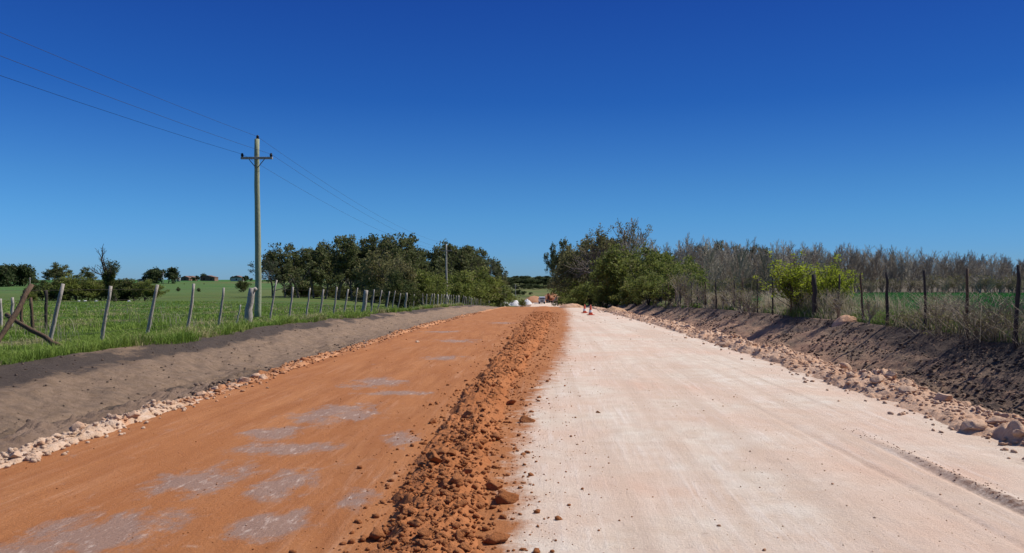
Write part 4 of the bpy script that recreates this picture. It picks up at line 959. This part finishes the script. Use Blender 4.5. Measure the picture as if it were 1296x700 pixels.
for i, (px, d, t, lab) in enumerate(((206.5,330,345,'thin pole standing before the skyline clump'),(130,260,346,'far thin pole above the pasture thicket'),(38,280,351,'far thin pole right of the far left clump'))):
    x = PX(px, d); h = ZT(t, d)-Hs(x, d); r = empty('utility_pole', (x, d, Hs(x, d)), 0, lab, 'utility pole')
    MB().tube([(0, 0, -.3), (0, 0, h)], [.14, .09], 8).build('pole', M_post, r, True); MB().box((0, 0, h-.5), (1.4, .1, .1)).build('crossarm', M_post, r)
# pale stones before the thicket
for i, (px, r_) in enumerate(((100, .13), (108, .17), (122, .16), (163, .14))):
    d = 97; x = PX(px, d); o = link('stone', meshes[M_rock.name][i], None, (x, d, Hs(x, d)+.12)); o.scale = (r_*1.3, r_, r_)
    o.data = o.data.copy(); o.data.materials.clear(); o.data.materials.append(M_band); tag(o, 'small white stone in the grass before the pasture thicket, %s from the left' % ORD[i], 'stone', 'white stones before the thicket')

# ------------------------------------------------------------------ light and sky
SUN_EL, SUN_AZ = 50.0, 70.0              # azimuth clockwise from the road direction (+Y) towards +X
w = bpy.data.worlds.new('World'); SC.world = w; w.use_nodes = True; t = w.node_tree
for q in list(t.nodes): t.nodes.remove(q)
wo = t.nodes.new('ShaderNodeOutputWorld'); bg = t.nodes.new('ShaderNodeBackground'); sky = t.nodes.new('ShaderNodeTexSky')
sky.sky_type = 'NISHITA'; sky.sun_disc = False; sky.sun_elevation = math.radians(SUN_EL); sky.sun_rotation = math.radians(SUN_AZ)
sky.air_density = 1.0; sky.dust_density = .2; sky.ozone_density = 3.0; sky.altitude = 50
tc = t.nodes.new('ShaderNodeTexCoord'); sp = t.nodes.new('ShaderNodeSeparateXYZ'); t.links.new(tc.outputs['Generated'], sp.inputs[0])
cr = t.nodes.new('ShaderNodeValToRGB'); t.links.new(sp.outputs['Z'], cr.inputs[0])
SKY = [(0, (.155, .30, .56)), (.04, (.125, .29, .56)), (.08, (.11, .28, .50)), (.12, (.095, .253, .456)), (.22, (.046, .17, .40)), (.34, (.036, .127, .365)), (.5, (.08, .20, .45)), (.72, (.42, .55, .75))]
SKY = [(p, (c[0]*1.15, c[1]*1.13, c[2]*1.17) if p < .5 else c) for p, c in SKY]
e = cr.color_ramp.elements
e[0].position = 0; e[0].color = (*SKY[0][1], 1); e[1].position = 1; e[1].color = (*SKY[-1][1], 1)
for p_, c_ in SKY[1:-1]: k = e.new(p_); k.color = (*c_, 1)
mx = t.nodes.new('ShaderNodeMix'); mx.data_type = 'RGBA'; mx.blend_type = 'MULTIPLY'; mx.inputs[0].default_value = 1
t.links.new(sky.outputs[0], mx.inputs[6]); t.links.new(cr.outputs[0], mx.inputs[7]); 
vm = t.nodes.new('ShaderNodeMath'); vm.operation = 'MULTIPLY_ADD'; vm.inputs[1].default_value = -.34; vm.inputs[2].default_value = 1.02; t.links.new(sp.outputs['X'], vm.inputs[0])
m2 = t.nodes.new('ShaderNodeMix'); m2.data_type = 'RGBA'; m2.blend_type = 'MULTIPLY'; m2.inputs[0].default_value = 1; t.links.new(mx.outputs[2], m2.inputs[6]); t.links.new(vm.outputs[0], m2.inputs[7]); t.links.new(m2.outputs[2], bg.inputs[0]); t.links.new(bg.outputs[0], wo.inputs[0])
bg.inputs[1].default_value = .15
L = bpy.data.lights.new('sun', 'SUN'); L.energy = 5.0; L.angle = math.radians(.5); L.color = (1, .965, .91)
so = bpy.data.objects.new('sun', L); COL.objects.link(so)
az = math.radians(SUN_AZ); el = math.radians(SUN_EL)
dirv = Vector((math.sin(az)*math.cos(el), math.cos(az)*math.cos(el), math.sin(el)))
so.rotation_euler = (-dirv).to_track_quat('-Z', 'Y').to_euler(); so.location = (20, -10, 40)

cam = bpy.data.cameras.new('camera'); co = bpy.data.objects.new('camera', cam); COL.objects.link(co); SC.camera = co
co.location = (0, 0, EYE); co.rotation_euler = (math.radians(90), 0, 0)
cam.sensor_width = 36; cam.lens = 28; cam.shift_x = -42/1296; cam.shift_y = 8/1296; cam.clip_end = 6000; cam.clip_start = .1
SC.view_settings.view_transform = 'Standard'; SC.view_settings.look = 'None'; SC.view_settings.exposure = .12; SC.view_settings.gamma = 1
SC.render.engine = 'CYCLES'
